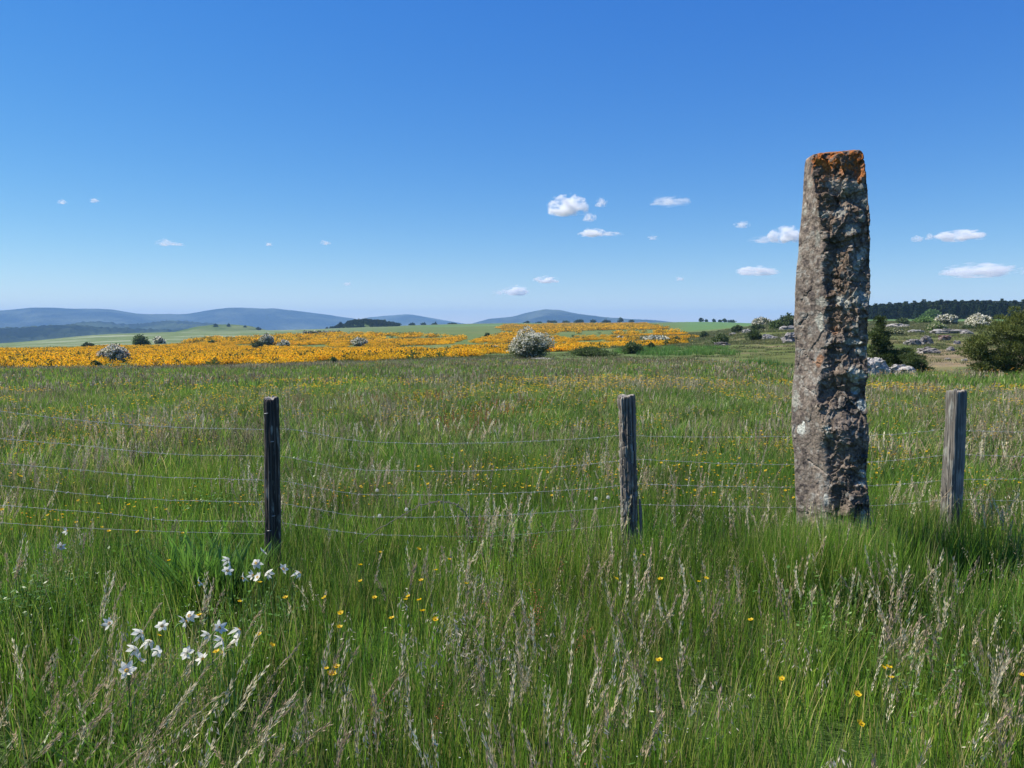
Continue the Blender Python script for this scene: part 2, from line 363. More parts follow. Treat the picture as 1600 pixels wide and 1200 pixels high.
ridge('hills', [(-700,520),(-300,512),(60,522),(101,513),(119,506),(147,504),(170,505),(196,508),(230,507),(266,503),(300,505),(335,508),(370,514),(420,522)], 5200, 1500, 900, -130, M_hill2, 12, tree=9, n=420)
ridge('hills', [(-700,510),(-200,508),(0,514),(40,513),(75,511),(110,511),(150,514),(200,515),(260,518),(330,522),(400,530)], 3600, 900, 700, -110, M_hill2, 15, tree=9, n=420)
ridge('hills', [(240,530),(280,517),(310,510),(340,507),(365,507),(390,509),(410,514),(450,524)], 1700, 250, 300, -32, M_hill3, 18, rough=.03, n=160)
ridge('hills', [(505,524),(531,514),(548,507),(570,504),(595,506),(620,511),(660,514),(700,520)], 1250, 200, 250, -22, M_hill3, 19, rough=.03, n=160)

# ------------------------------------------------------------------ scattering (geometry nodes over a cloud of points)
def scatter(name, protos, X, Y, idx, scl, rotz, tilt=None, mat=None, label=None, zoff=0, Z=None, tiltdir=None):
    pc = bpy.data.collections.new(name+'_kinds')
    for k, me in enumerate(protos):
        o = bpy.data.objects.new('%s_kind_%02d' % (name, k), me); pc.objects.link(o)
    n = len(X)
    if Z is None: Z = ground(X, Y)
    me = bpy.data.meshes.new(name); me.vertices.add(n)
    me.vertices.foreach_set('co', np.stack([X, Y, Z+zoff], 1).astype(np.float32).ravel())
    rot = np.zeros((n, 3)); rot[:, 2] = rotz
    if tilt is not None: rot[:, 0] = tilt[:, 0]; rot[:, 1] = tilt[:, 1]
    a = me.attributes.new('rot', 'FLOAT_VECTOR', 'POINT'); a.data.foreach_set('vector', rot.astype(np.float32).ravel())
    s = np.asarray(scl, float); s = np.stack([s, s, s], 1) if s.ndim == 1 else s
    a = me.attributes.new('scl', 'FLOAT_VECTOR', 'POINT'); a.data.foreach_set('vector', s.astype(np.float32).ravel())
    a = me.attributes.new('idx', 'INT', 'POINT'); a.data.foreach_set('value', np.asarray(idx, np.int32))
    ng = bpy.data.node_groups.new(name, 'GeometryNodeTree')
    ng.interface.new_socket('Geometry', in_out='INPUT', socket_type='NodeSocketGeometry')
    ng.interface.new_socket('Geometry', in_out='OUTPUT', socket_type='NodeSocketGeometry')
    gi = ng.nodes.new('NodeGroupInput'); go = ng.nodes.new('NodeGroupOutput'); ci = ng.nodes.new('GeometryNodeCollectionInfo')
    ci.inputs['Collection'].default_value = pc; ci.inputs['Separate Children'].default_value = True; ci.inputs['Reset Children'].default_value = True
    ip = ng.nodes.new('GeometryNodeInstanceOnPoints'); ip.inputs['Pick Instance'].default_value = True
    def na(nm, dt):
        q = ng.nodes.new('GeometryNodeInputNamedAttribute'); q.data_type = dt; q.inputs['Name'].default_value = nm
        return next(o_ for o_ in q.outputs if o_.enabled and o_.name == 'Attribute')
    ng.links.new(gi.outputs[0], ip.inputs['Points']); ng.links.new(ci.outputs[0], ip.inputs['Instance'])
    ng.links.new(na('idx', 'INT'), ip.inputs['Instance Index'])
    e2r = ng.nodes.new('FunctionNodeEulerToRotation'); ng.links.new(na('rot', 'FLOAT_VECTOR'), e2r.inputs[0]); ng.links.new(e2r.outputs[0], ip.inputs['Rotation'])
    ng.links.new(na('scl', 'FLOAT_VECTOR'), ip.inputs['Scale']); ng.links.new(ip.outputs[0], go.inputs[0])
    o = link(name, me); md = o.modifiers.new('scatter', 'NODES'); md.node_group = ng
    tag(o, label, None, None, 'stuff'); o['category'] = name.replace('_', ' ')
    return o

def blades(s, n, rad, h0, h1, w, bend, cols, R, lv=4, lean=0.0):
    """n grass blades in a disc"""
    rr = rad*np.sqrt(R.random(n)); th = R.random(n)*6.283; bx = rr*np.cos(th); by = rr*np.sin(th)
    h = h0+(h1-h0)*R.random(n)**1.2; az = R.random(n)*6.283; bd = bend*(.3+R.random(n)); tw = R.random(n)*6.283
    lx = np.cos(az)*bd+lean; ly = np.sin(az)*bd
    wx = np.cos(tw)*w*.5*(.6+.8*R.random(n)); wy = np.sin(tw)*w*.5*(.6+.8*R.random(n))
    t = np.linspace(0, 1, lv+1)[:-1]
    cc = np.asarray(cols)[R.integers(0, len(cols), n)]*(.8+.45*R.random((n, 1)))
    V = []; C = []
    for a in t:
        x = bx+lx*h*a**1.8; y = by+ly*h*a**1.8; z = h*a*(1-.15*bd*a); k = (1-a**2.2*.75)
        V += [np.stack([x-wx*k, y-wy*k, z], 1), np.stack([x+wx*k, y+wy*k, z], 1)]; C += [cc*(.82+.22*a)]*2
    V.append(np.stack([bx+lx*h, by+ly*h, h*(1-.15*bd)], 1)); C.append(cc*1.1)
    V = np.stack(V, 1); C = np.stack(C, 1); m = V.shape[1]; base = (np.arange(n)*m)[:, None]
    q = []
    for a in range(lv-1): q.append(base+np.array([[2*a, 2*a+1, 2*a+3, 2*a+2]]))
    tt = base+np.array([[2*lv-2, 2*lv-1, 2*lv]])
    v = V.reshape(-1, 3); c = C.reshape(-1, 3)
    s.v.append(v); s.c.append(c); s.q.append(np.concatenate(q)+s.n); s.qm.append(np.zeros(n*(lv-1))); s.t.append(tt+s.n); s.tm.append(np.zeros(n)); s.n += len(v)
def diamonds(s, P, D, Wd, ln, wd, col, m=0):
    """lens-shaped spikelets / leaves: start P, direction D, width direction Wd"""
    n = len(P); D = D/(np.linalg.norm(D, axis=1)[:, None]+1e-9); Wd = Wd-(Wd*D).sum(1)[:, None]*D; Wd /= np.linalg.norm(Wd, axis=1)[:, None]+1e-9
    ln = np.broadcast_to(ln, (n,))[:, None]; wd = np.broadcast_to(wd, (n,))[:, None]
    v = np.stack([P, P+D*ln*.45+Wd*wd*.5, P+D*ln, P+D*ln*.45-Wd*wd*.5], 1).reshape(-1, 3)
    f = np.arange(n*4).reshape(n, 4); c = np.asarray(col, float)
    c = np.repeat(c if c.ndim == 2 else np.tile(c, (n, 1)), 4, axis=0)
    s.add(v, f, c, m)
def stalks(s, n, rad, h0, h1, kind, R, k=1.0, sw=.0016):
    """flowering grass stems; kind: brome / oat / fescue / sorrel"""
    for _ in range(n):
        r = rad*math.sqrt(R.random()); th = R.random()*6.283; b = np.array([r*math.cos(th), r*math.sin(th), 0])
        h = h0+(h1-h0)*R.random(); az = R.normal(0, 1.2); bd = .05+.24*R.random()**1.5; L = np.array([math.cos(az)*bd, math.sin(az)*bd, 0])
        t = np.linspace(0, 1, 9)[:, None]; P = b+L*h*t**2.2+np.array([0, 0, 1])*h*(t-.12*bd*t*t)
        if kind == 'oat': P = P+np.array([[math.cos(az), math.sin(az), -.5]])*h*.1*np.clip(t-.6, 0, 1)**1.5*3
        sc = {'brome': (.20, .19, .09), 'oat': (.19, .2, .08), 'fescue': (.16, .14, .08), 'sorrel': (.2, .08, .04)}[kind]
        wv = np.array([math.sin(az+1), -math.cos(az+1), 0])*sw*.5*k
        Q = np.stack([P-wv, P+wv], 1).reshape(-1, 3); i = np.arange(8)[:, None]*2
        s.add(Q, np.concatenate([i, i+1, i+3, i+2], 1), np.array(sc)*(.8+.4*R.random()))
        def at(q):
            a = q*8; i0 = np.clip(a.astype(int), 0, 7); f = (a-i0)[:, None]; return P[i0]*(1-f)+P[i0+1]*f, P[i0+1]-P[i0]
        if kind == 'brome':
            m = R.integers(42, 60); q = .66+.34*R.random(m)**.9; p, d = at(q); d /= np.linalg.norm(d, axis=1)[:, None]
            o = R.normal(0, 1, (m, 3)); tint = np.array([(.62, .52, .34), (.74, .66, .46), (.46, .35, .24)])[R.integers(0, 3)]
            diamonds(s, p+o*.0025, d*2.8+o*.34+np.array([.12, 0, 0]), R.normal(0, 1, (m, 3)), (.013+.013*R.random(m))*k, .0033*k, tint*(.7+.6*R.random((m, 1))))
        elif kind == 'fescue':
            m = R.integers(20, 30); q = .62+.38*R.random(m); p, d = at(q); d /= np.linalg.norm(d, axis=1)[:, None]
            o = R.normal(0, 1, (m, 3)); tint = np.array([(.42, .34, .17), (.50, .43, .22), (.32, .23, .13)])[R.integers(0, 3)]
            diamonds(s, p+o*.004, d*2+o*.7, R.normal(0, 1, (m, 3)), (.008+.008*R.random(m))*k, .0026*k, tint*(.7+.6*R.random((m, 1))))
        elif kind == 'oat':
            m = R.integers(14, 24); q = .62+.38*R.random(m); p, d = at(q); o = R.normal(0, 1, (m, 3)); o[:, 2] *= .3
            e = p+o*.013*(1.25-q[:, None])*2+np.array([0, 0, -.004])
            diamonds(s, p, e-p, R.normal(0, 1, (m, 3)), np.linalg.norm(e-p, axis=1), .0008*k, np.array([.25, .23, .12]))
            diamonds(s, e, o*.35+np.array([.35, 0, -.8])+R.normal(0, .3, (m, 3)), R.normal(0, 1, (m, 3)), (.013+.009*R.random(m))*k, .0048*k, np.array([.50, .45, .33])*(.65+.6*R.random((m, 1))))
        else:
            m = 34; q = .6+.4*R.random(m); p, d = at(q); o = R.normal(0, 1, (m, 3))
            diamonds(s, p+o*.009, o, R.normal(0, 1, (m, 3)), .006*k, .005*k, np.array([.42, .12, .05])*(.6+.7*R.random((m, 1))))
GREENS = [(.125, .28, .025), (.175, .34, .035), (.085, .175, .02), (.26, .35, .06), (.11, .22, .03), (.38, .36, .15), (.05, .11, .015)]
GREEN2 = GREENS[:4]+[(.055, .13, .02)]*2
def proto_grass(n, rad, h0, h1, w, bend, seed, cols=GREENS, lv=4, extra=None):
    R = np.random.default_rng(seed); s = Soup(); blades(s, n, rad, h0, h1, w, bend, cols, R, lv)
    if extra: extra(s, R)
    return s.mesh('tuft', M_grass)
def proto_seed(kind, n, rad, h0, h1, seed, k=1.0, sw=.0016):
    R = np.random.default_rng(seed); s = Soup(); stalks(s, n, rad, h0, h1, kind, R, k, sw); return s.mesh('stalks', M_seed)
def fan(n, r0, r1, half=.80, uni=True):
    az = (rng.random(n)*2-1)*half; r = np.sqrt(r0*r0+(r1*r1-r0*r0)*rng.random(n)); return r*np.sin(az), r*np.cos(az), r
def area(r0, r1, half=.80): return half*(r1*r1-r0*r0)
edge_r = lambda X, Y: np.interp(800+F*X/np.maximum(Y, .1), [0, 560, 820, 1000, 1100, 1250, 1600], [66, 68, 66, 52, 48, 42, 41])+3*fbm2(X, Y, 8, 2, 41)
STX, STY = 2.02, 4.92
# near grass: fine blades
P_near = [proto_grass(85, .20, .12, .35, .0036, .22, 100+i, GREENS, 5) for i in range(5)] + [proto_grass(70, .2, .14, .38, .003, .34, 110+i, GREEN2, 5) for i in range(3)] \
       + [proto_grass(26, .12, .16, .34, .011, .55, 120+i, [(.09, .2, .025), (.12, .24, .035)], 5) for i in range(2)]
n = int(area(.6, 8.5, 1.2)*38); X, Y, r = fan(n, .6, 8.5, 1.2)
idx = rng.integers(0, 8, n); bl = (fbm2(X, Y, .9, 2, 50) > .42)&(rng.random(n) < .5); idx[bl] = rng.integers(8, 10, bl.sum())
xe = .80+1.0*rng.random(170)*1.0; ye = 4.12+.42*rng.random(170); xe = ye*(.335+.15*rng.random(170)); X = np.concatenate([X, xe]); Y = np.concatenate([Y, ye]); idx = np.concatenate([idx, rng.integers(0, 8, 170)]); n = len(X)
hs = .92+.28*fbm2(X, Y, .8, 3, 51)+.1*rng.normal(0, 1, n)
fl_ = 4.92+.16*X; hs += .30*np.exp(-((Y-fl_+.15)/.5)**2)*np.clip(.6+X, 0, 1)+.50*np.exp(-((X-1.85)/.5)**2-((Y-4.35)/.4)**2)
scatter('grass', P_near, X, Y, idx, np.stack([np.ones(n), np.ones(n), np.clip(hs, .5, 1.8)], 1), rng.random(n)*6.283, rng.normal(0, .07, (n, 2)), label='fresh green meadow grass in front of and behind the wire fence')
def herb_proto(seed):
    R = np.random.default_rng(seed); s = Soup(); n = 130; b = R.normal(0, .10, (n, 2)); h = .05+.2*R.random(n); a = R.random(n)*6.283
    P = np.stack([b[:, 0], b[:, 1], h], 1); D = np.stack([np.cos(a), np.sin(a), .1+.35*R.normal(0, 1, n)], 1)
    diamonds(s, P, D, np.stack([-np.sin(a), np.cos(a), .3*R.normal(0, 1, n)], 1), (.010+.018*R.random(n)), (.006+.009*R.random(n)), np.array([(.10, .23, .035), (.12, .24, .04), (.07, .17, .025)])[R.integers(0, 3, n)])
    for i in range(0, n, 3): tube(s, [[b[i, 0]*.5, b[i, 1]*.5, 0], P[i]], .0012, [.1, .18, .04], 3, False)
    return s.mesh('herb', M_grass)
P_h = [herb_proto(150+i) for i in range(4)]
n = int(area(1.6, 9)*13); X, Y, r = fan(n, 1.6, 9); ku = 800+F*X/Y; kv = 508+F*1.35/Y
k = (fbm2(X, Y, .75, 3, 55) > .22)|(((ku-1325)/70)**2+((kv-950)/45)**2 < 1)&(rng.random(n) < .9)
scatter('meadow_herbs', P_h, X[k], Y[k], rng.integers(0, 4, k.sum()), .8+.6*rng.random(k.sum()), rng.random(k.sum())*6.28, rng.normal(0, .12, (k.sum(), 2)), label='small leafy herbs and clover filling gaps in the near grass')
P_b = [proto_grass(34, .10, .22, .40, .015, .4, 130+i, [(.09, .2, .03), (.12, .25, .04)], 6) for i in range(2)]
Y = 4.05+.5*rng.random(16); X = Y*(-.392+.045*rng.normal(0, 1, 16)); scatter('broad_leaf_tuft', P_b, X, Y, rng.integers(0, 2, 16), .9+.3*rng.random(16), rng.random(16)*6.28, label='broad bladed dark green tuft left of the blackened fence post')
P_mid = [proto_grass(60, .3, .12, .32, .0075, .4, 200+i, GREENS, 3) for i in range(6)]
n = int(area(8.5, 24)*15); X, Y, r = fan(n, 8.5, 24)
hs = .95+.3*fbm2(X, Y, 2.5, 3, 52)+.12*rng.normal(0, 1, n)
scatter('grass', P_mid, X, Y, rng.integers(0, 6, n), np.stack([np.full(n, 1.1), np.full(n, 1.1), np.clip(hs, .5, 1.5)], 1), rng.random(n)*6.283, rng.normal(0, .08, (n, 2)), label='green meadow grass of the open field beyond the fence')
P_far = [proto_grass(46, .55, .12, .33, .018, .4, 300+i, GREENS, 2) for i in range(6)]
n = int(area(24, 74)*4.2); X, Y, r = fan(n, 24, 74); k = r < edge_r(X, Y); X, Y, r = X[k], Y[k], r[k]; n = len(X)
hs = .95+.3*fbm2(X, Y, 5, 3, 53)+.12*rng.normal(0, 1, n)
scatter('grass', P_far, X, Y, rng.integers(0, 6, n), np.stack([np.full(n, 1.1), np.full(n, 1.1), np.clip(hs, .5, 1.5)], 1), rng.random(n)*6.283, rng.normal(0, .08, (n, 2)), label='far edge of the green meadow before the broom slope')
# seed heads
P_sn = [proto_seed('brome', 7, .16, .34, .52, 400+i, .88) for i in range(5)]+[proto_seed('oat', 5, .16, .36, .56, 410+i) for i in range(4)]+[proto_seed('fescue', 8, .18, .3, .5, 420+i) for i in range(4)]+[proto_seed('sorrel', 3, .15, .3, .44, 430)]
n = int(area(1.45, 8.5, 1.0)*25); X, Y, r = fan(n, 1.45, 8.5, 1.0)
kx = 800+F*X/Y; d1 = fbm2(X, Y, .8, 3, 60); d2 = fbm2(X, Y, .7, 2, 61)
left = np.clip((560-kx)/300, 0, 1)*np.clip((3.8-r)/1.0, 0, 1)
mid_ = np.clip(1-abs(kx-930)/330, 0, 1)*np.clip((4.2-r)/1., 0, 1)
k = rng.random(n) < np.clip(.34+1.0*d1+.6*left+.45*mid_, .06, 1); X, Y, r, d1, d2, kx, left = [a[k] for a in (X, Y, r, d1, d2, kx, left)]; n = len(X)
u = rng.random(n)+.35*d2
front = np.clip((3.2-r)/1., 0, 1)
idx = np.where(u-.15*left < .42, rng.integers(9, 13, n), rng.integers(0, 5, n)); oat = (rng.random(n) < .07+.36*front*(kx > 560)); idx[oat] = rng.integers(5, 9, oat.sum()); idx[rng.random(n) < .04] = 13
tl = rng.normal(0, .07, (n, 2)); tl[:, 1] += .03+.42*left
scatter('seeding_grass', P_sn, X, Y, idx, .8+.35*rng.random(n), np.where(left > .2, rng.normal(0, .4, n), rng.normal(0, 1.6, n)), tl, label='straw and mauve flowering grass heads standing above the green blades')
P_sm = [proto_seed('brome', 10, .35, .3, .46, 450+i, 1.25, .0026) for i in range(4)]+[proto_seed('fescue', 14, .35, .28, .45, 460+i, 1.5, .0026) for i in range(4)]+[proto_seed('sorrel', 9, .3, .26, .42, 470+i, 1.7, .003) for i in range(2)]
n = int(area(8.5, 24)*7); X, Y, r = fan(n, 8.5, 24); d1 = fbm2(X, Y, 3.5, 3, 62)
k = rng.random(n) < np.clip(.36+1.3*d1, .05, 1); X, Y, r = X[k], Y[k], r[k]; n = len(X)
idx = rng.integers(0, 8, n); so = fbm2(X, Y, 4, 2, 63) > .45; q = so&(rng.random(n) < .5); idx[q] = rng.integers(8, 10, q.sum())
scatter('seeding_grass', P_sm, X, Y, idx, .8+.35*rng.random(n), rng.random(n)*6.283, rng.normal(0, .1, (n, 2)), label='brownish haze of grass heads in the meadow beyond the fence')
P_sf = [proto_seed('brome', 12, .7, .26, .40, 480+i, 2.6, .006) for i in range(3)]+[proto_seed('fescue', 12, .7, .26, .40, 490+i, 2.6, .006) for i in range(3)]
n = int(area(24, 74)*1.5); X, Y, r = fan(n, 24, 74); d1 = fbm2(X, Y, 9, 3, 64)
k = (rng.random(n) < np.clip(.42+.9*d1+.2*np.clip((r-40)/15, 0, 1), .08, 1))&(r < edge_r(X, Y)); X, Y, r = X[k], Y[k], r[k]; n = len(X)
scatter('seeding_grass', P_sf, X, Y, rng.integers(0, 6, n), .8+.35*rng.random(n), rng.random(n)*6.283, rng.normal(0, .1, (n, 2)), label='greyish purple grass heads along the far meadow edge')
# bright patch of lush grass and rough tussocks on the heath
P_l = [proto_grass(60, .8, .3, .75, .03, .3, 500+i, [(.10, .23, .04), (.13, .25, .05), (.09, .19, .035)], 2) for i in range(3)]
P_t = [proto_grass(70, .8, .06, .22, .03, .7, 510+i, [(.12, .14, .045), (.17, .155, .07), (.08, .12, .03), (.1, .15, .04)], 2) for i in range(4)]
n = 30000; X, Y, r = fan(n, 42, 330, .72); Z = ground(X, Y); px, py = project(X, Y, Z)
e = ((px-1075)/110)**2+((py-550)/7)**2+.4*fbm2(X, Y, 10, 2, 70)
e2 = ((px-1150)/75)**2+((py-583)/14)**2+.5*fbm2(X, Y, 5, 2, 71)
lush = ((e < 1)&(rng.random(n) < .55))|((e2 < 1)&(r > 40)); k = lush
scatter('lush_grass', P_l, X[k], Y[k], rng.integers(0, 3, k.sum()), .7+.5*rng.random(k.sum()), rng.random(k.sum())*6.28, label='bright green tall grass patch at the foot of the heath rise')
k = (~lush)&(r > edge_r(X, Y))&((px > 960)|(r < 115))&(rng.random(n) < np.clip(.55+fbm2(X, Y, 12, 3, 72), .1, 1)*np.clip(200/r, 0, 1))
scatter('rough_grass', P_t, X[k], Y[k], rng.integers(0, 4, k.sum()), (.8+.9*rng.random(k.sum()))*np.clip(r[k]/100, .7, 2), rng.random(k.sum())*6.28, label='short tussocky heath grass on the stony rise')

# ------------------------------------------------------------------ the standing stone
def build_menhir():
    D = 4.9; az = math.atan((1297-800)/F); R_ = D/math.cos(az)      # horizontal range
    cx, cy = D*math.tan(az), D
    right = np.array([math.cos(az), -math.sin(az)]); away = np.array([math.sin(az), math.cos(az)])
    mpp = R_/F*math.cos(az)*1.0
    def zof(py): return zat(1297, py, R_)
    Lp = [(241,1262),(246,1257.5),(255,1256),(273,1254.5),(305,1253.5),(332,1251),(352,1249),(369,1246.5),(391,1246),(423,1242.5),(455,1240.5),(481,1240),(503,1238.7),(524,1240),(545,1241.5),(579,1240),(600,1237),(640,1235),(680,1235.5),(707,1238.5),(739,1240),(776,1241),(805,1243),(860,1240),(960,1238)]
    Rp = [(241,1344),(246,1347.5),(268,1351.5),(300,1354.7),(327,1357),(353,1359),(412,1359),(449,1359),(476,1357),(508,1356),(573,1354),(608,1353),(637,1354),(680,1355.5),(733,1353.5),(773,1357),(813,1360),(860,1361),(960,1364)]
    Cp = [(241,1268),(273,1270),(327,1277),(380,1287),(412,1285),(460,1288),(513,1292),(547,1288),(580,1285),(608,1278),(635,1277),(660,1284),(700,1290),(760,1296),(820,1298),(960,1300)]
    NZ, NT = 900, 440
    py = np.linspace(242, 925, NZ); z = np.array([zof(p) for p in py])
    f = lambda P: np.interp(py, [p[0] for p in P], [p[1] for p in P])
    k = mpp/math.cos(az)
    ry = math.cos(TH)+(600-py)/F*math.sin(TH); lat = lambda P: ((f(P)-800)/F*D/ry-cx)*math.cos(az)
    xl = lat(Lp); xr = lat(Rp); xc = lat(Cp)
    dep = np.interp(py, [242, 300, 500, 925], [.13, .17, .19, .2])
    # closed cross-section: left-back, left-mid, ridge, front-right, right, right-back
    base = np.stack([np.stack([xl+.01, xl, xc, xc+(xr-xc)*.55, xr, xr-.03], 1),
                     np.stack([dep*.9, dep*.05, -dep*.60, -dep*.80, -dep*.74, dep*.9], 1)], 2)      # NZ,6,2
    cl = np.concatenate([base, base[:, :1]], 1)
    seg = np.linalg.norm(np.diff(cl.mean(0), axis=0), axis=1); cum = np.concatenate([[0], np.cumsum(seg)]); tt = np.linspace(0, cum[-1], NT, endpoint=False)
    si = np.clip(np.searchsorted(cum, tt, side='right')-1, 0, 5); fr = (tt-cum[si])/seg[si]
    P = cl[:, si]*(1-fr)[None, :, None]+cl[:, si+1]*fr[None, :, None]
    ker = np.exp(-np.linspace(-2, 2, 13)**2); ker /= ker.sum()
    Q = sum(np.roll(P, s_-6, axis=1)*ker[s_] for s_ in range(13)); P = Q
    P0 = P.copy()
    # round the top over
    H = z[0]; tr = np.clip((H-z)/.035, 0, 1); sh = 1-.14*(1-np.sqrt(1-(1-tr)**2))
    ctr = P.mean(1, keepdims=True)
    P = ctr+(P-ctr)*sh[:, None, None]
    tg = np.roll(P, -2, 1)-np.roll(P, 2, 1); nrm = np.stack([tg[..., 1], -tg[..., 0]], -1); nrm /= np.linalg.norm(nrm, axis=2)[..., None]+1e-9
    if (nrm*(P-ctr)).sum() < 0: nrm = -nrm
    p3 = np.concatenate([P, np.broadcast_to(z[:, None, None], (NZ, NT, 1))], 2).reshape(-1, 3)
    face = np.clip((P[..., 0]-xc[:, None])/.03+.5, 0, 1)*(nrm[..., 1] < .2)      # 1 on the rough front, 0 on the smoother left face
    face = np.where(nrm[..., 1] > .2, .7, face).ravel()
    wp = p3+.02*np.stack([fbm(p3*9, 3, 90), fbm(p3*9, 3, 91), fbm(p3*9, 3, 92)], 1)
    f1, e1 = facets(wp*np.array([7.5, 7.5, 5.5]), 11); f2, e2 = facets(wp*np.array([19, 19, 15]), 21); f3, e3 = facets(wp*np.array([46, 46, 40]), 31)
    n4 = fbm(p3*60, 4, 41); n5 = fbm(p3*5, 3, 51)
    vf, ve = facets(wp*np.array([12, 12, 3.2]), 61)
    d = (.012*f1+.0065*f2+.006*vf)*(.2+.8*face)+.0045*f3*(.25+.75*face)+.0045*n4*(.6+.4*face)+.012*n5*(.4+.6*face)
    d -= .003*np.clip(.06-e1, 0, 1)/.06*face
    PY = np.repeat(py, NT); PX = (800+F*ry[:, None]/D*(cx+P[..., 0]/math.cos(az))).ravel()
    def g(x0, y0, sx, sy): return np.exp(-((PX-x0)/sx)**2-((PY-y0)/sy)**2)*(nrm[..., 1].ravel() < .3)
    d += -.045*g(1308, 612, 26, 20)-.03*g(1340, 620, 18, 26)+.028*g(1318, 668, 36, 26)-.05*g(1294, 696, 8, 13)-.035*g(1322, 318, 22, 16)-.02*g(1335, 272, 10, 18)
    d += -.03*g(1300, 560, 14, 16)-.02*g(1330, 565, 12, 22)+.02*g(1320, 580, 20, 7)-.03*g(1310, 790, 12, 30)+.015*g(1285, 775, 8, 22)-.02*g(1298, 430, 10, 26)-.02*g(1345, 455, 12, 30)
    d -= .004
    for (ax, ay, bx_, by_, wd_) in ((1243,530,1262,560,1.6),(1262,560,1290,572,1.3),(1250,470,1268,452,1.2),(1248,507,1262,492,1.6),(1290,395,1330,385,1.6),(1285,430,1340,445,1.5),(1283,545,1350,538,1.6),(1286,604,1354,590,2),(1262,720,1290,735,1.6),(1300,720,1350,715,1.8),(1255,605,1275,615,1.3)):
        tq = np.clip(((PX-ax)*(bx_-ax)+(PY-ay)*(by_-ay))/((bx_-ax)**2+(by_-ay)**2), 0, 1); dd = np.hypot(PX-ax-tq*(bx_-ax)+3.5*n4, PY-ay-tq*(by_-ay)+3.5*n4); d -= .011*np.exp(-(dd/wd_)**2)*(nrm[..., 1].ravel() < .3)
    edge = np.abs(nrm[..., 0].ravel()); rt = (nrm[..., 0].ravel() > .75)|((PX > 1352)&(nrm[..., 1].ravel() < .3)); d *= np.clip(1.25-edge*.95, .3, 1); d -= np.where(nrm[..., 0].ravel() > .3, .005, 0)*np.clip(nrm[..., 0].ravel(), 0, 1)
    d *= np.clip((H-p3[:, 2])/.02+.25, 0, 1)
    xy = P.reshape(-1, 2)+nrm.reshape(-1, 2)*d[:, None]
    dz = .006*fbm(p3*25, 3, 61)*1.0
    zz = p3[:, 2]+dz
    # colour: basalt greys and browns, pale and orange lichen crusts where they grow
    c = np.array([.185, .140, .106])*np.ones((len(zz), 1))
    def mixc(w, col):
        w = np.clip(w, 0, 1)[:, None]; c[:] = c*(1-w)+np.array(col)*w
    st = lambda a, b, t: np.clip((t-a)/(b-a), 0, 1)
    n_a = fbm(p3*np.array([14, 14, 9]), 4, 71); n_b = fbm(p3*34, 4, 72); n_c = fbm(p3*90, 3, 73); n_d = fbm(p3*5.5, 3, 74)
    mixc(st(.1, .35, n_a), [.10, .085, .074]); mixc(st(.05, .4, -n_a)*.8, [.235, .185, .15])
    mixc((1-face)*.75, [.27, .215, .17]); mixc((1-face)*st(.05, .3, n_b)*.8, [.36, .31, .26]); mixc((1-face)*st(.1, .35, -n_b)*.8, [.13, .10, .088])  # left face mixed paler and warmer: its sunlit look put into the colour
    mixc(face*st(.0, .3, n_d)*.6, [.21, .135, .085])
    mixc(st(.16, .34, n_b+.25*n_c)*.55, [.33, .31, .27]); mixc(st(.22, .4, -n_b)*.6, [.07, .06, .056])
    def blob(lst, col, am=1.0, wob=.95):
        for x0, y0, sx, sy in lst:
            q = ((PX-x0)/sx)**2+((PY-y0)/sy)**2+wob*(n_b*2.0+n_c*1.2)
            mixc(st(1.1, .75, q)*(nrm[..., 1].ravel() < .35)*am, col)
    pale = [.38, .36, .30]; white = [.55, .53, .45]
    blob([(1300,290,14,9),(1322,300,18,14),(1312,335,9,10),(1265,287,4,8),(1288,337,10,5),(1304,339,6,3),(1330,362,12,8),(1350,322,5,8),(1345,300,8,12),(1278,375,4,12),(1347,400,6,10),(1337,420,5,9),(1316,470,12,8),(1322,480,6,8),(1345,470,13,14),(1340,463,8,9),(1285,472,8,7),(1257,330,4,5),(1352,545,6,9),(1335,512,5,10),(1345,345,5,8),(1347,800,4,14)], pale, .85)
    blob([(1333,533,12,6),(1343,547,7,6),(1333,578,11,9),(1336,588,7,7),(1345,583,6,7),(1280,500,7,9),(1283,512,4,6),(1242,627,6,15),(1317,470,9,4),(1341,405,4,8)], [.48, .46, .38], .95)
    blob([(1336,607,7,6),(1346,627,8,9)], [.40, .44, .43], .95, .25)
    blob([(1251,673,7,9),(1255,666,3,8)], [.78, .76, .66], 1, .25)
    blob([(1293,664,6,4),(1296,675,5,6),(1346,731,5,6),(1345,745,6,4),(1291,776,4,9)], white, .9)
    blob([(1278,562,7,8)], [.42, .22, .12], .8); blob([(1302,515,6,7)], [.3, .16, .09], .8)
    blob([(1285,650,14,14),(1272,690,10,14),(1300,640,10,8),(1280,730,12,12)], [.33, .26, .20], .6)  # lower face lightened to a lit brown, sunlight painted into the colour
    topm = st(300, 268, PY+26*(n_b+.6*n_a))*st(1262, 1276, PX+14*n_b)
    mixc(topm*(st(-.08, .12, n_b+.5*n_c+.5*n_a))*.95, [.44, .125, .020]); mixc(topm*st(.15, .4, n_b)*.6, [.52, .20, .04])
    blob([(1345,283,7,8),(1343,292,4,4)], [.38, .13, .03], .95)
    mixc(topm*st(.25, .4, -n_b)*.8, [.06, .045, .04])
    c *= (1+.5*n_c+.25*fbm(p3*150, 2, 75))[:, None]*np.clip(1-1.5*np.clip(.07-e2, 0, 1)/.07*.25, .6, 1)[:, None]
    X = xy[:, 0]*right[0]+xy[:, 1]*away[0]; Y = xy[:, 0]*right[1]+xy[:, 1]*away[1]
    v = np.stack([X, Y, zz], 1)
    i = (np.arange(NZ-1)*NT)[:, None]; j = np.arange(NT)[None]; kk_ = (j+1) % NT
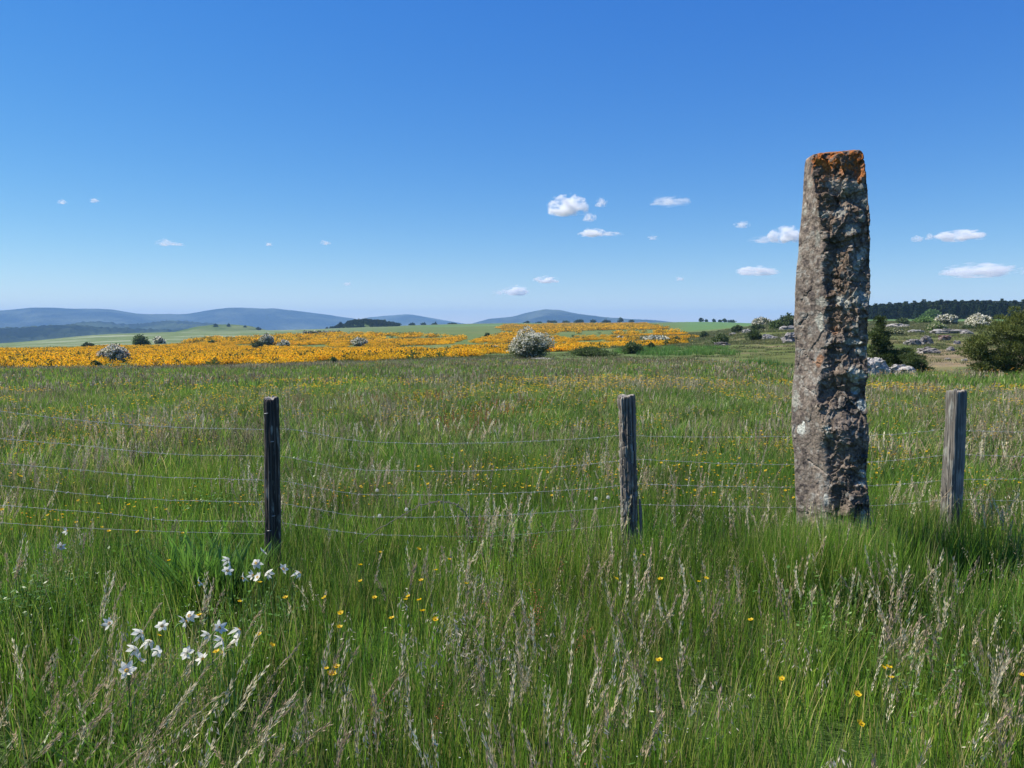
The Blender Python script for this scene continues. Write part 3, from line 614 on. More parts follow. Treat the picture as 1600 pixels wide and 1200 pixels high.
    q = np.stack([i+j, i+NT+j, i+NT+kk_, i+kk_], -1).reshape(-1, 4)
    # cap rings, slightly domed and tilted
    rings = 26; tv = []; tc = []
    ring0 = v[:NT]; ce = ring0.mean(0); ce[2] = H+.0
    for a in range(1, rings):
        w = a/rings; rv = ring0*(1-w)+ce*w; rv[:, 2] = ring0[:, 2]*(1-w)+w*(H+.006)+.012*math.sin(w*1.57)
        rv[:, 2] += .012*fbm(rv*14, 3, 81)*min(1, w*4); tv.append(rv); tc.append(np.array([.30, .13, .05])*(1+.5*fbm(rv*40, 3, 82))[:, None])
    off = len(v); v = np.vstack([v]+tv+[[ce[0], ce[1], H+.018]]); c = np.vstack([c]+tc+[[.3, .2, .1]])
    prev = np.arange(NT); qs = []
    for a in range(rings-1):
        cur = off+a*NT+np.arange(NT); qs.append(np.stack([prev, np.roll(prev, -1), np.roll(cur, -1), cur], 1)); prev = cur
    t = np.stack([prev, np.roll(prev, -1), np.full(NT, len(v)-1)], 1)
    v[:, 0] += cx; v[:, 1] += cy
    if True:
        fl = lambda a: a[:, ::-1]
        qq = np.concatenate([q]+[fl(b) for b in qs])
    # orient outwards
    a, b, c_, = v[q[5000, 0]], v[q[5000, 1]], v[q[5000, 2]]; nn = np.cross(b-a, c_-a); outd = a-np.array([cx, cy, a[2]])
    if np.dot(nn, outd) < 0: q = fl(q)
    a, b, c_ = v[qs[0][0, 0]], v[qs[0][0, 1]], v[qs[0][0, 2]]
    if np.cross(b-a, c_-a)[2] < 0: qs = [fl(b) for b in qs]; t = fl(t)
    o = link('standing_stone', mesh_data('standing_stone', v, [np.concatenate([q]+qs), t], M_stone, np.clip(c*np.array([.86, .88, .90]), .01, .9), smooth=True))
    tag(o, 'tall rough standing stone with orange and white lichen beside the wire fence', 'standing stone')
build_menhir()

# ------------------------------------------------------------------ the fence: weathered posts, wire strands, staples
FA, FB = np.array([-1.47, 4.70]), np.array([.766, 5.05]); FC = np.array([3.09, 5.35])
def fence_y(u):          # range along Y of the fence line for sight column u
    # line through FA-FB for the left, FB-FC right
    for A, B in ((FA, FB), (FB, FC)):
        s_ = (B[1]-A[1])/(B[0]-A[0]); y = (A[1]-s_*A[0])/(1-s_*u)
        if A is FA and u*y <= FB[0]: return y
    return y
def fpt(px, py, back=0.0):
    u = (px-800)/F; return atY(px, py, fence_y(u*1.0)+back)
def post(name, parent, px, ytop, wpx, style, seed, Y):
    c = atY(px, ytop, Y); k = Y/F; w = wpx*k/2; zt = c.z; R = np.random.default_rng(seed)
    NZ, NT = 260, 120; z = np.linspace(zt, -.25, NZ); th = np.arange(NT)/NT*2*math.pi; va = math.atan2(c.x, Y)
    TT, ZZ = np.meshgrid(th, z)
    if style == 'square':
        n_ = 5.; rr = w*1.02/((np.abs(np.cos(TT))**n_+np.abs(np.sin(TT))**n_)**(1/n_)); rot = math.radians(17)
        rr *= .68
    else: rr = w*np.ones_like(TT)*(1+.05*np.cos(2*TT+seed)); rot = 0
    gx = np.stack([np.cos(TT)*1., np.sin(TT)*1., ZZ*.9], 2).reshape(-1, 3)
    groove = fbm(gx*np.array([5.5, 5.5, 1.6]), 4, seed+1); fine = fbm(gx*np.array([16, 16, 5]), 3, seed+2); ch = fbm(gx*np.array([2, 2, 5]), 3, seed+3)
    amp = {'dark': .17, 'bark': .2, 'square': .06}[style]
    cr = np.clip(np.abs(groove)*3.2, 0, 1)
    d = w*(amp*(cr-.6)+.10*fine+.09*ch)
    if style == 'bark': fb, eb = facets(gx*np.array([2.6, 2.6, 14]), seed+9); d += w*(.09*fb-.1*np.clip(.1-eb, 0, 1)/.1)
    tz = (zt-ZZ)
    rr = rr.ravel()+d; rr *= (1+.06*np.clip(tz.ravel()/1.2, 0, 1))
    ztop = ZZ.ravel()+np.where(tz.ravel() < .12, (1-tz.ravel()/.12)*(.03*fbm(gx*np.array([2.5, 2.5, .1]), 3, seed+5)), 0)
    rr *= np.where(tz.ravel() < .012, .9+.1*np.sqrt(np.clip(tz.ravel()/.012, 0, 1)), 1)
    lean = {'dark': (-.012, 0), 'bark': (.035, 0), 'square': (.004, 0)}[style]
    x = c.x+rr*np.cos(TT.ravel()+rot)+lean[0]*tz.ravel(); y = Y+rr*np.sin(TT.ravel()+rot)+lean[1]*tz.ravel()
    base, pale, dk = {'dark': ([.065, .056, .048], [.20, .17, .14], [.018, .016, .015]), 'bark': ([.21, .18, .15], [.36, .32, .265], [.04, .034, .03]), 'square': ([.20, .185, .165], [.31, .29, .26], [.07, .065, .058])}[style]
    cc = np.array(base)*np.ones((len(rr), 1)); wgt = np.clip(fine*2+.2, 0, 1)[:, None]; cc = cc*(1-wgt*.6)+np.array(pale)*wgt*.6
    wgt = (1-cr)[:, None]; cc = cc*(1-wgt*.85)+np.array(dk)*wgt*.85
    lich = np.clip((fbm(gx*np.array([3.2, 3.2, 14]), 4, seed+7)-.2)*6, 0, 1)[:, None]*.55; cc = cc*(1-lich)+np.array([.36, .37, .33])*lich
    v = np.stack([x, y, ztop], 1)
    i = (np.arange(NZ-1)*NT)[:, None]; j = np.arange(NT)[None]; k2 = (j+1) % NT
    q = np.stack([i+j, i+NT+j, i+NT+k2, i+k2], -1).reshape(-1, 4)
    ring = v[:NT]; ce = ring.mean(0); extra = []; ec = []; qs = []; prev = np.arange(NT); off = len(v)
    for a in range(1, 9):
        wq = a/9; rv = ring*(1-wq)+ce*wq; rv[:, 2] += .006*fbm(rv*60, 2, seed+8); extra.append(rv); ec.append(np.tile(np.array([.36, .33, .29])*(.6+.25*((a % 2))), (NT, 1)))
        cur = off+(a-1)*NT+np.arange(NT); qs.append(np.stack([prev, np.roll(prev, -1), np.roll(cur, -1), cur], 1)); prev = cur
    v = np.vstack([v]+extra+[ce]); cc = np.vstack([cc]+ec+[[.3, .27, .24]]); t = np.stack([prev, np.roll(prev, -1), np.full(NT, len(v)-1)], 1)
    o = link(name, mesh_data(name, v, [np.concatenate([q]+qs), t], M_wood, np.clip(cc, .01, .9), smooth=True), parent)
    return o, c, w
def staple(parent, c, w, px, py, Y, k=1.0, name='staple'):
    s = Soup(); p = np.array(atY(px, py, Y-w*.98)); a = np.linspace(0, math.pi, 9)
    pts = np.stack([p[0]+.009*k*np.cos(a), p[1]-.006*np.sin(a), p[2]+.001*np.cos(a)], 1); tube(s, pts, .0024*k, [.42, .40, .37], 6)
    return s.obj(name, M_wire, parent, True)
fence = empty('wire_fence', (0, 0, 0)); tag(fence, 'sagging wire fence on old wooden posts crossing the meadow', 'fence')
p1, c1, w1 = post('fence_post', fence, 424, 622, 23, 'dark', 21, 4.70); tag(p1, 'blackened round post nearest the white flowers')
p2, c2, w2 = post('fence_post', fence, 979, 619, 25, 'bark', 41, 5.05); tag(p2, 'grey splintered post with rough bark')
p3, c3, w3 = post('fence_post', fence, 1494, 611, 33, 'square', 61, 5.35); tag(p3, 'pale squared post right of the standing stone')
for q in ((416, 646), (425, 690), (427, 806), (421, 829)): staple(p1, c1, w1, q[0], q[1], 4.70, 1.1)
for q in ((985, 680), (988, 722)): staple(p2, c2, w2, q[0], q[1], 5.05, .8)
# splinter on the second post, knob on the third
s = Soup(); P = np.array([atY(990, 627, 5.0), atY(991.5, 650, 5.0), atY(992, 690, 5.0), atY(994, 730, 5.0)]); tube(s, P, [.004, .009, .009, .004], [.2, .17, .15], 7); s.obj('splinter', M_wood, p2, True)
s = Soup(); P = np.array([atY(999, 780, 5.02), atY(1001, 800, 5.02), atY(1002, 850, 5.02)]); tube(s, P, [.006, .011, .01], [.2, .17, .15], 7); s.obj('splinter', M_wood, p2, True)
s = Soup(); b_ = np.array(atY(1498, 611, 5.35)); tube(s, [b_+[-.012, 0, -.01], b_+[-.005, 0, .008], b_+[.004, 0, .009], b_+[.012, 0, -.01]], [.007, .01, .009, .006], [.03, .03, .03], 8); s.obj('iron_stub', M_wood, p3, True)
def strand(pieces, seed, barbs=True, rad=.0011):
    s = Soup(); R = np.random.default_rng(seed)
    for pts in pieces:
        pts = np.array(pts, float); px = np.linspace(pts[0, 0], pts[-1, 0], max(8, int(abs(pts[-1, 0]-pts[0, 0])/7)))
        # smooth interpolation through the given heights
        py = np.interp(px, pts[:, 0], pts[:, 1])
        ker = np.ones(9)/9
        if len(px) > 20: py = np.convolve(np.pad(py, 4, mode='edge'), ker, 'valid')+.0; py[0] = pts[0, 1]; py[-1] = pts[-1, 1]
        py = py+R.normal(0, .35, len(px))
        P = np.array([fpt(a, b) for a, b in zip(px, py)]); P[:, 1] += .05
        tube(s, P, rad*(1+.15*R.random(len(P))), [.46, .46, .45], 5)
        if barbs:
            for i in range(3, len(P)-3, 3):
                j = i+R.integers(0, 2); c = P[j]; a = R.random()*3.14
                for e in (0, 1.9): dv = np.array([.004, .008*math.cos(a+e), .009*math.sin(a+e)]); tube(s, [c-dv, c+dv], .0011, [.5, .5, .48], 4)
    return s.obj('wire', M_wire, fence, True)
strand([[(-330,610),(-160,625),(0,645),(90,656),(180,664),(280,670),(418,673)], [(425,672),(459,672),(500,682),(560,692),(650,695),(700,695),(800,693),(900,688),(968,683),(985,678)], [(985,680),(1000,683),(1090,685),(1200,684),(1300,683),(1400,681),(1440,677),(1485,671)], [(1500,674),(1560,676),(1620,677),(1750,676),(1950,672)]], 1)
strand([[(-330,655),(-160,672),(0,688),(100,696),(200,707),(280,713),(418,715)], [(432,714),(455,717),(500,729),(560,737),(700,739),(800,736),(900,730),(968,722),(990,720)], [(990,720),(1050,722),(1120,726),(1237,728),(1300,727),(1400,722),(1490,712)], [(1500,712),(1620,716),(1950,712)]], 2)
strand([[(-330,700),(-160,712),(0,727),(130,738),(240,748),(418,753)], [(430,752),(500,766),(560,776),(700,776),(800,773),(900,768),(968,762),(992,757)], [(992,758),(1100,762),(1237,764),(1400,760),(1490,752)], [(1500,752),(1620,750),(1950,748)]], 3)
strand([[(-330,740),(-160,752),(0,762),(60,768),(180,781),(300,786),(418,787)], [(432,788),(500,800),(560,811),(700,811),(800,808),(968,795),(996,790)], [(996,791),(1100,793),(1237,796),(1400,792),(1490,782)], [(1500,783),(1620,786),(1950,782)]], 4)
strand([[(-330,780),(0,793),(90,800),(160,805),(250,817),(418,818)], [(408,803),(437,809)], [(438,820),(560,838),(700,842),(800,840),(996,820)]], 5)
strand([[(-330,810),(0,820),(60,826),(250,834),(418,838)]], 6, False)
s = Soup()
for k_, x_ in enumerate((655, 692, 731, 770, 808, 846)):
    a = np.array(fpt(x_, 776-(x_-655)*.02)); b = np.array(fpt(x_+2, 811-(x_-655)*.02)); a[1] += .05; b[1] += .05
    s_ = Soup(); tube(s_, [a, (a+b)/2+[.003*(-1)**k_, 0, 0], b], .001, [.45, .45, .44], 5); s_.obj('stay_wire', M_wire, fence, True)

# ------------------------------------------------------------------ flowers
def petal(s, c, u, n, ln, wd, cup, col, m=0, seg=3):
    """curved petal from centre c, along u, flower axis n"""
    side = np.cross(n, u); t = np.linspace(0, 1, seg+1); prof = np.sin(np.clip(t*.88+.1, 0, 1)*math.pi)**.7; prof[-1] = .06; prof[0] = .35
    mid = c+np.outer(t, u)*ln+np.outer(cup*t*t, n)*ln
    Lf = mid-np.outer(prof, side)*wd/2+n*wd*.08*prof[:, None]; Rt = mid+np.outer(prof, side)*wd/2+n*wd*.08*prof[:, None]
    v = np.stack([Lf, mid, Rt], 1).reshape(-1, 3); i = np.arange(seg)[:, None]*3
    f = np.concatenate([np.concatenate([i, i+1, i+4, i+3], 1), np.concatenate([i+1, i+2, i+5, i+4], 1)]); s.add(v, f, col, m)
def basis(n):
    n = n/np.linalg.norm(n); a = np.cross(n, [0, 0, 1.]) if abs(n[2]) < .95 else np.array([1., 0, 0]); a /= np.linalg.norm(a); return n, a, np.cross(n, a)
def stem_curve(h, head, R, droop):
    t = np.linspace(0, 1, 10)[:, None]; sw = np.array([[R.normal(0, .04), R.normal(0, .04), 0]])
    p = np.array([[0, 0, 1.]])*t*h+sw*t*t
    return p
def narcissus(k):
    R = np.random.default_rng(600+k); root = bpy.data.objects.new('narcissus', None); COL.objects.link(root); root.empty_display_size = .1
    h = 1.0      # unit stem, scaled through the loc: flower head sits at the root's local (0,0,h)
    az = R.random()*6.283; tilt = [.15, -.1, .5, -.5, .1, .7][k % 6]
    n = np.array([math.cos(az)*.9, math.sin(az)*.9, tilt]); n, a, b = basis(n)
    hd = np.array([0, 0, 0.]); s = Soup()
    ln = .026; cup = [-.45, .1, -.8, -.2, -.6, .3][k % 6]
    for q in range(6):
        th = q/6*6.283+R.normal(0, .06); u = a*math.cos(th)+b*math.sin(th)
        petal(s, hd+n*.001*(q % 2), u, n, ln*(1+R.normal(0, .1)), .0145+.003*R.random(), cup+R.normal(0, .28), np.array([.88, .86, .78])*(.94+.06*R.random()), 0, 4)
    pe = s.obj('petals', M_petal, root)
    s = Soup(); ring = np.arange(14)/14*6.283
    v = []
    for rr, hh in ((.0025, .0005), (.0042, .003), (.006, .0042)): v.append(hd+np.outer(np.cos(ring)*rr, a)+np.outer(np.sin(ring)*rr, b)+n*(hh+.001))
    v = np.vstack(v); j = np.arange(14); f = np.vstack([np.stack([j, (j+1) % 14, 14+(j+1) % 14, 14+j], 1), np.stack([14+j, 14+(j+1) % 14, 28+(j+1) % 14, 28+j], 1)])
    cc = np.vstack([np.tile([.55, .5, .05], (14, 1)), np.tile([.8, .55, .05], (14, 1)), np.tile([.75, .22, .03], (14, 1))]); s.add(v, f, cc); s.obj('corona', M_petal, root)
    s = Soup(); bk = hd-n*.024; side = np.array([n[0], n[1], 0])
    pts = [hd-n*.001, hd-n*.012, bk, bk-side*.008-np.array([0, 0, .008]), bk-side*.012-np.array([0, 0, .03]), bk-side*.012+np.array([.0, 0, -.16]), bk-side*.01+np.array([.01, .0, -.44])]
    tube(s, pts, [.0022, .002, .0028, .0022, .0022, .0024, .0026], [.13, .24, .06], 6); s.obj('stem', M_leaf, root, True)
    s = Soup()
    for q in range(2):
        an = R.random()*6.28; d = np.array([math.cos(an), math.sin(an), 0]); t = np.linspace(0, 1, 7)[:, None]; b0 = bk+np.array([0, 0, -.44])
        m_ = b0+np.array([0, 0, .34])*t+d*.09*t**2; w_ = np.cross(d, [0, 0, 1])*.0035; Q = np.stack([m_-w_*(1-t*.7), m_+w_*(1-t*.7)], 1).reshape(-1, 3); i = np.arange(6)[:, None]*2
        s.add(Q, np.concatenate([i, i+1, i+3, i+2], 1), [.10, .2, .07])
    s.obj('leaf', M_leaf, root)
    return root
NP = [narcissus(k) for k in range(6)]
low = [(219,989),(253,977),(233.5,1002),(246,1017),(210,1015),(217,1031),(198,1047),(292,1020),(296,962),(315,1028),(324,992),(342,982),(346,1000),(349,1018),(373,984),(369,998),(289,972)]
upp = [(411,863),(356,875),(356,891),(400,880),(381,903),(394,899),(403,902),(419,896),(444,888),(468,895),(312,910)]
sol = [(104,830,'white narcissus highest on the slope beneath the lowest fence wire at the left edge'),(94,855,'white narcissus just below the other one at the left edge of the meadow'),(170,974,'small whitish narcissus alone left of the lower flower cluster'),(1310,832,None)]
cnt = 0
def place_narc(px, py, r_h, lab, grp):
    global cnt
    # head height above ground 0.30-0.38 m; range follows from the sight line
    hh = r_h; x, y, z = ray(px, py); k = (CAMZ-hh)/(-z); X, Y = x*k, y*k
    src = NP[cnt % 6]; o = src if cnt < 6 else copy_tree(src)
    o.location = (X, Y, CAMZ+z*k); o.rotation_euler = (0, 0, 0 if cnt < 6 else rng.random()*6.28); o.scale = (.95+.22*rng.random(),)*3
    o['category'] = 'flower'; o['label'] = lab
    if grp: o['group'] = grp
    cnt += 1
LOWL = ['with its dark back turned, highest left of the lower cluster','behind a straw grass head, second from the top left of the lower cluster','half hidden by grass below the two upper left ones of the lower cluster','facing right beside a yellow buttercup in the lower cluster','curled small one at the left edge of the lower cluster',
 'widely opened low left one above the lowest flower of the cluster','lowest and leftmost flower of the lower cluster','alone in the middle of the lower cluster, petals folded up','topmost grey shaded one in the middle of the lower cluster','lowest dim one right of the middle in the lower cluster',
 'left one of the upright row on the right of the lower cluster','highest of the upright row on the right of the lower cluster','middle of the upright row on the right of the lower cluster','lowest of the upright row, beside orange buttercup petals','upper one of the rightmost pair in the lower cluster','lower one of the rightmost pair in the lower cluster','small one just left of the topmost grey shaded flower']
UPL = ['topmost of the upper cluster, right under the fence post','thin sideways one at the upper left of the upper cluster','drooping leftmost one of the upper cluster','hanging one right in the upper middle of the upper cluster','small one left of the dense pair in the upper cluster','left of the dense pair in the middle of the upper cluster','right of the dense pair in the middle of the upper cluster',
 'star shaped open one right of the dense pair in the upper cluster','faint small one between the star shaped and the rightmost flower','rightmost of the upper cluster','lone wilted one between the upper and the lower cluster']
for (px, py), lb in zip(low, LOWL): place_narc(px, py, .40+.03*rng.random(), 'white narcissus, '+lb, 'narcissus in the lower cluster')
for (px, py), lb in zip(upp, UPL): place_narc(px, py, .38+.03*rng.random(), 'white narcissus, '+lb, 'narcissus in the upper cluster')
for px, py, lab in sol[:3]: place_narc(px, py, .34, lab, None)

def buttercup(k):
    R = np.random.default_rng(700+k); root = bpy.data.objects.new('buttercup', None); COL.objects.link(root)
    n, a, b = basis(np.array([R.normal(0, .35), R.normal(-.2, .35), 1.])); s = Soup()
    for q in range(5):
        th = q/5*6.283; u = a*math.cos(th)+b*math.sin(th); petal(s, np.zeros(3), u, n, .011, .012, .45, np.array([.86, .60, .015])*(.92+.1*R.random()), 0, 3)
    s.obj('petals', M_petal, root)
    s = Soup(); tube(s, [n*.001, n*.005], [.0028, .002], [.6, .42, .02], 8); s.obj('flower_centre', M_petal, root, True)
    s = Soup(); tube(s, [np.zeros(3), [.004, .003, -.08], [.0, .01, -.2], [.01, 0, -.4]], [.0009, .001, .0012, .0014], [.10, .2, .04], 5); s.obj('stem', M_leaf, root, True)
    return root
BP = [buttercup(k) for k in range(4)]
near = [(594,863),(681,891),(654,858),(702,874),(658,907),(728,912),(563,883),(563,908),(585,934),(638,932),(655,938),(634,937),(612,966),(680,968),(962,904),(1032,905),(1030,1032),(1005,867),(660,955),(1103,904),(1173,969),(1222,1061),(1380,1043),(1389,1043),(1393,1059),(1339,1085),(1344,1131),(1092,909),(1598,1055),(264,876),(248,993),(312,961),(338,1019),(405,991),(425,1008),(525,1042),(509,1045),(516,1053),(521,1052),(374,940),(406,910),(532,958),(507,934),(530,980),(446,934),(75,805),(97,804),(159,824),(170,830),(119,816),(215,831),(285,833),(210,792),(259,796),(122,782),(154,787)]
bc = 0
def place_bc(X, Y, Z, lab, grp):
    global bc
    src = BP[bc % 4]; o = src if bc < 4 else copy_tree(src)
    o.location = (X, Y, Z); o.rotation_euler = (0, 0, rng.random()*6.28); o.scale = (.95+.35*rng.random(),)*3
    o['category'] = 'flower'; o['label'] = lab; o['group'] = grp; bc += 1
for px, py in near:
    x, y, z = ray(px, py); hh = .42 if py > 850 else .35; k = (CAMZ-hh)/(-z); wh = ('in the tall grass before the dead blackened post, below the lowest wire' if py < 850 else 'among the white narcissus flowers' if px < 480 else 'in the grass right of the narcissus clusters' if px < 550 else 'in the grass between the two left posts' if px < 760 else 'in the grass before the splintered middle post' if px < 1200 else 'in the tall grass below the standing stone')
    place_bc(x*k, y*k, hh, 'yellow buttercup '+wh.replace('dead ', ''), 'buttercups '+wh.replace('dead ', ''))
def inclusters(n, r0, r1, thr=.0, s_=80):
    X, Y, r = fan(n*6, r0, r1, .72); d = fbm2(X, Y, 1.6, 3, s_)+.3*fbm2(X, Y, .5, 2, s_+1); k = np.where(d > thr)[0][:n]; return X[k], Y[k], r[k]
X, Y, r = inclusters(230, 5.5, 9.3, .12)
for x_, y_ in zip(X, Y):
    kx_ = 800+F*x_/y_; wh = 'left of the blackened post' if kx_ < 424 else 'between the blackened and the splintered post' if kx_ < 982 else 'between the splintered post and the standing stone' if kx_ < 1300 else 'right of the standing stone'
    place_bc(x_, y_, gz(x_, y_)+.37+.07*rng.random(), 'yellow buttercup in the meadow beyond the wires, '+wh, 'buttercups beyond the wires, '+wh)
def flower_mass(name, n, r0, r1, cols, k, label, seed, thr, hh=(.36, .46)):
    X, Y, r = inclusters(n, r0, r1, thr, seed); n = len(X); Z = ground(X, Y)+hh[0]+(hh[1]-hh[0])*rng.random(n)
    s = Soup(); R = np.random.default_rng(seed)
    for q in range(3):
        th = q/3*6.283+R.random(n)*.5; D = np.stack([np.cos(th), np.sin(th), .35+0*th], 1); P = np.stack([X, Y, Z], 1)-D*k*.3
        c = np.asarray(cols)[R.integers(0, len(cols), n)]*(.85+.25*R.random((n, 1)))
        diamonds(s, P, D, np.stack([-np.sin(th), np.cos(th), 0*th], 1), k*(.7+.6*R.random(n))*np.clip(r/12, .8, 1.9), k*.8*np.clip(r/12, .8, 1.9), c)
    o = s.obj(name, M_petal); tag(o, label, name.replace('_', ' '), None, 'stuff')
YL = [(.86, .60, .015), (.84, .52, .015), (.80, .66, .04), (.76, .38, .02)]
flower_mass('wildflowers', 1900, 5.3, 10.5, YL, .017, 'yellow wildflowers scattered close behind the wires', 80, .1)
flower_mass('wildflowers', 4200, 9.3, 24, YL, .024, 'yellow and orange wildflowers dotted through the meadow beyond the fence', 80, .02)
flower_mass('wildflowers', 700, 22, 50, [(.7, .42, .03), (.6, .3, .04)], .03, 'orange tinted flower patches in the far part of the meadow', 84, .12)
flower_mass('white_flowers', 420, 5.2, 16, [(.72, .72, .68), (.6, .6, .5), (.66, .5, .5)], .016, 'small white and pinkish flowers among the meadow grass', 88, .0)
flower_mass('white_flowers', 260, 2.2, 5.0, [(.7, .7, .66)], .007, 'tiny white chickweed flowers in the near grass', 90, .1, (.22, .36))
# red sorrel leaves the photograph's rusty flecks; dandelion clocks
def clock():
    R = np.random.default_rng(5); root = bpy.data.objects.new('dandelion_clock', None); COL.objects.link(root); s = Soup(); n = 160
    D = R.normal(0, 1, (n, 3)); D /= np.linalg.norm(D, axis=1)[:, None]; diamonds(s, D*.004, D, R.normal(0, 1, (n, 3)), .018, .0012, [.7, .69, .65])
    for q in range(3): diamonds(s, D*.018, D*.5+R.normal(0, 1, (n, 3)), R.normal(0, 1, (n, 3)), .006, .0022, [.8, .79, .76])
    s.obj('seed_ball', M_petal, root); s = Soup(); tube(s, [[0, 0, 0], [.004, 0, -.12], [0, .004, -.35]], .0016, [.2, .2, .08], 6); s.obj('stem', M_leaf, root, True); return root
c0 = clock()
for k, (px, py) in enumerate([(593,806),(635,796),(950,777),(931,779),(589,766),(517,637),(655,662)]):
    hh = .33; x, y, z = ray(px, py); q = (CAMZ-hh)/(-z); o = c0 if k == 0 else copy_tree(c0); o.location = (x*q, y*q, hh); o.scale = (.62,)*3
    tag(o, 'round white dandelion clock in the grass just beyond the fence', 'dandelion', 'dandelion clocks beyond the fence')

s = Soup(); R_ = np.random.default_rng(9); A = [atY(a, b, 4.95) for a, b in ((560, 850), (592, 826), (628, 806), (655, 790), (685, 783), (712, 787), (728, 802), (734, 824), (735, 850))]
A = np.array(A); tq = np.linspace(0, 8, 60); AP = np.stack([np.interp(tq, np.arange(9), A[:, i]) for i in range(3)], 1)+R_.normal(0, .002, (60, 3)); root = empty('dry_stem', (float(A[0][0]), 4.95, 0)); AP -= np.array([A[0][0], 4.95, 0]); tube(s, AP, .0028, [.17, .15, .13], 6); s.obj('stem', M_bark, root)
s = Soup(); ii = R_.integers(22, 58, 150); diamonds(s, AP[ii]+R_.normal(0, .008, (150, 3)), R_.normal(0, 1, (150, 3)), R_.normal(0, 1, (150, 3)), .018, .006, np.array([.26, .23, .20])*(.6+.6*R_.random((150, 1)))); s.obj('withered_leaves', M_leaf, root)
tag(root, 'dead grey stem arching over the lowest wires between the two left posts', 'dead stem')

# ------------------------------------------------------------------ shrubs and trees
def cloudpts(R, blobs, n, shell=.55):
    """random points in the outer part of a union of ellipsoids; returns points, outward normals"""
    blobs = np.asarray(blobs, float); vol = blobs[:, 3]*blobs[:, 4]*blobs[:, 5]; w = vol**.6; w /= w.sum(); k = R.choice(len(blobs), n, p=w)
    d = R.normal(0, 1, (n, 3)); d /= np.linalg.norm(d, axis=1)[:, None]; rr = 1-shell*R.random(n)**1.7
    rr *= 1+.16*fbm(d*2.2+k[:, None]*9.1, 2, 5)*2
    P = blobs[k, :3]+d*blobs[k, 3:6]*rr[:, None]; P[:, 2] = np.maximum(P[:, 2], .03); return P, d/blobs[k, 3:6]*blobs[k, 3:6].mean(1)[:, None], rr
def shrub_mesh(name, seed, w, h, n, leaf, cols, flower=None, fn=0, fs=.0, depth=None, nb=9, parent=None, spiky=False, mat=None, low=False):
    R = np.random.default_rng(seed); depth = depth or w; blobs = []
    for i in range(nb):
        a = R.random()*6.283; q = R.random()**.6*.62; z = h*(.22+.5*R.random()*(1-q*.7)); rad = .30+.14*R.random()
        blobs.append([math.cos(a)*q*w/2*1.1, math.sin(a)*q*depth/2*1.1, z, w*rad*.62, depth*rad*.62, min(h*rad*.85, max(h-z, .1*h))])
    blobs.append([0, 0, h*.5, w*.3, depth*.3, h*.48])
    P, d, rr = cloudpts(R, blobs, n); s = Soup(); c = np.asarray(cols)[R.integers(0, len(cols), n)]*(.75+.5*R.random((n, 1)))
    if spiky: D = d*.7+np.array([0, 0, .8])+R.normal(0, .35, (n, 3)); diamonds(s, P, D, R.normal(0, 1, (n, 3)), leaf*(.7+.8*R.random(n)), leaf*.42, c)
    else: diamonds(s, P, R.normal(0, 1, (n, 3))+d*.4, R.normal(0, 1, (n, 3))+0, leaf*(.7+.7*R.random(n)), leaf*.75, c)
    o = s.obj('crown', mat or M_leaf, parent)
    if fn:
        P, d, rr = cloudpts(R, blobs, fn, .22); cl = fbm(P*(2.2/max(w, .1)*3), 2, seed); k = (d[:, 2] > -.35)&(cl > -.22); P, d = P[k]*1.01, d[k]
        s = Soup(); m = len(P); diamonds(s, P, R.normal(0, 1, (m, 3)), R.normal(0, 1, (m, 3)), fs*(.7+.7*R.random(m)), fs*.85, np.array(flower)*(.8+.25*R.random((m, 1))))
        s.obj('blossom', mat or M_leaf, parent)
    return blobs
def branches(parent, seed, h, w, nb=6, rad=.06, col=(.12, .10, .08), name='trunk', spread=.6):
    R = np.random.default_rng(seed); s = Soup(); tube(s, [[0, 0, -.2], [.02*h, 0, h*.2], [0, .02*h, h*.45], [.03*h, 0, h*.75]], [rad*1.3, rad, rad*.7, rad*.2], col, 7)
    for i in range(nb):
        a = i/nb*6.283+R.normal(0, .3); z0 = h*(.08+.35*R.random()); L = w/2*spread*(.7+.5*R.random()); e = np.array([math.cos(a)*L, math.sin(a)*L, z0+h*(.2+.3*R.random())])
        tube(s, [[0, 0, z0], e*.5+[0, 0, z0*.4+h*.02*R.normal()], e], [rad*.55, rad*.35, rad*.1], col, 5)
    return s.obj(name, M_bark, parent, True)
GR_D = [(.055, .085, .022), (.04, .065, .018), (.075, .11, .03)]; GR_M = [(.08, .125, .03), (.06, .10, .025), (.11, .15, .045)]; GR_L = [(.12, .21, .045), (.15, .25, .05), (.1, .18, .04)]
GR_H = [(.13, .15, .05), (.10, .125, .04), (.17, .19, .08)]; WH = (.80, .77, .64)
def shrub(name, label, cat, px, pb, wpx, hpx, style, seed, group=None, far=False, rng_=None, depth=1.0):
    if rng_: x, y, z = ray(px, pb); hh = math.hypot(x, y); X, Y = x/hh*rng_, y/hh*rng_; Z = gz(X, Y); r = rng_
    else: X, Y, Z, r = hit(px, pb)
    w = wpx*Y/F; h = hpx*Y/F; root = empty(name, (X, Y, Z-.03*h), 0); tag(root, label, cat, group)
    n = int(np.clip(wpx*hpx*5, 250, 9000)); leaf = max(.09, 1.5*r/F*1.5); 
    cols = {'haw': GR_H, 'green': GR_M, 'dark': GR_D, 'light': GR_L, 'conifer': GR_D, 'far': [(.03, .05, .018), (.045, .07, .025)]}[style.split('+')[0]]
    fl = dict(flower=WH, fn=int(n*1.15), fs=leaf) if '+w' in style else (dict(flower=(.5, .5, .3), fn=int(n*.6), fs=leaf) if '+y' in style else {})
    shrub_mesh(name, seed, w, h, n, leaf, cols, parent=root, spiky='conifer' in style, depth=w*depth, **fl)
    branches(root, seed, h*.8, w, 5, max(.03, h*.02))
    return root, X, Y, Z, w, h
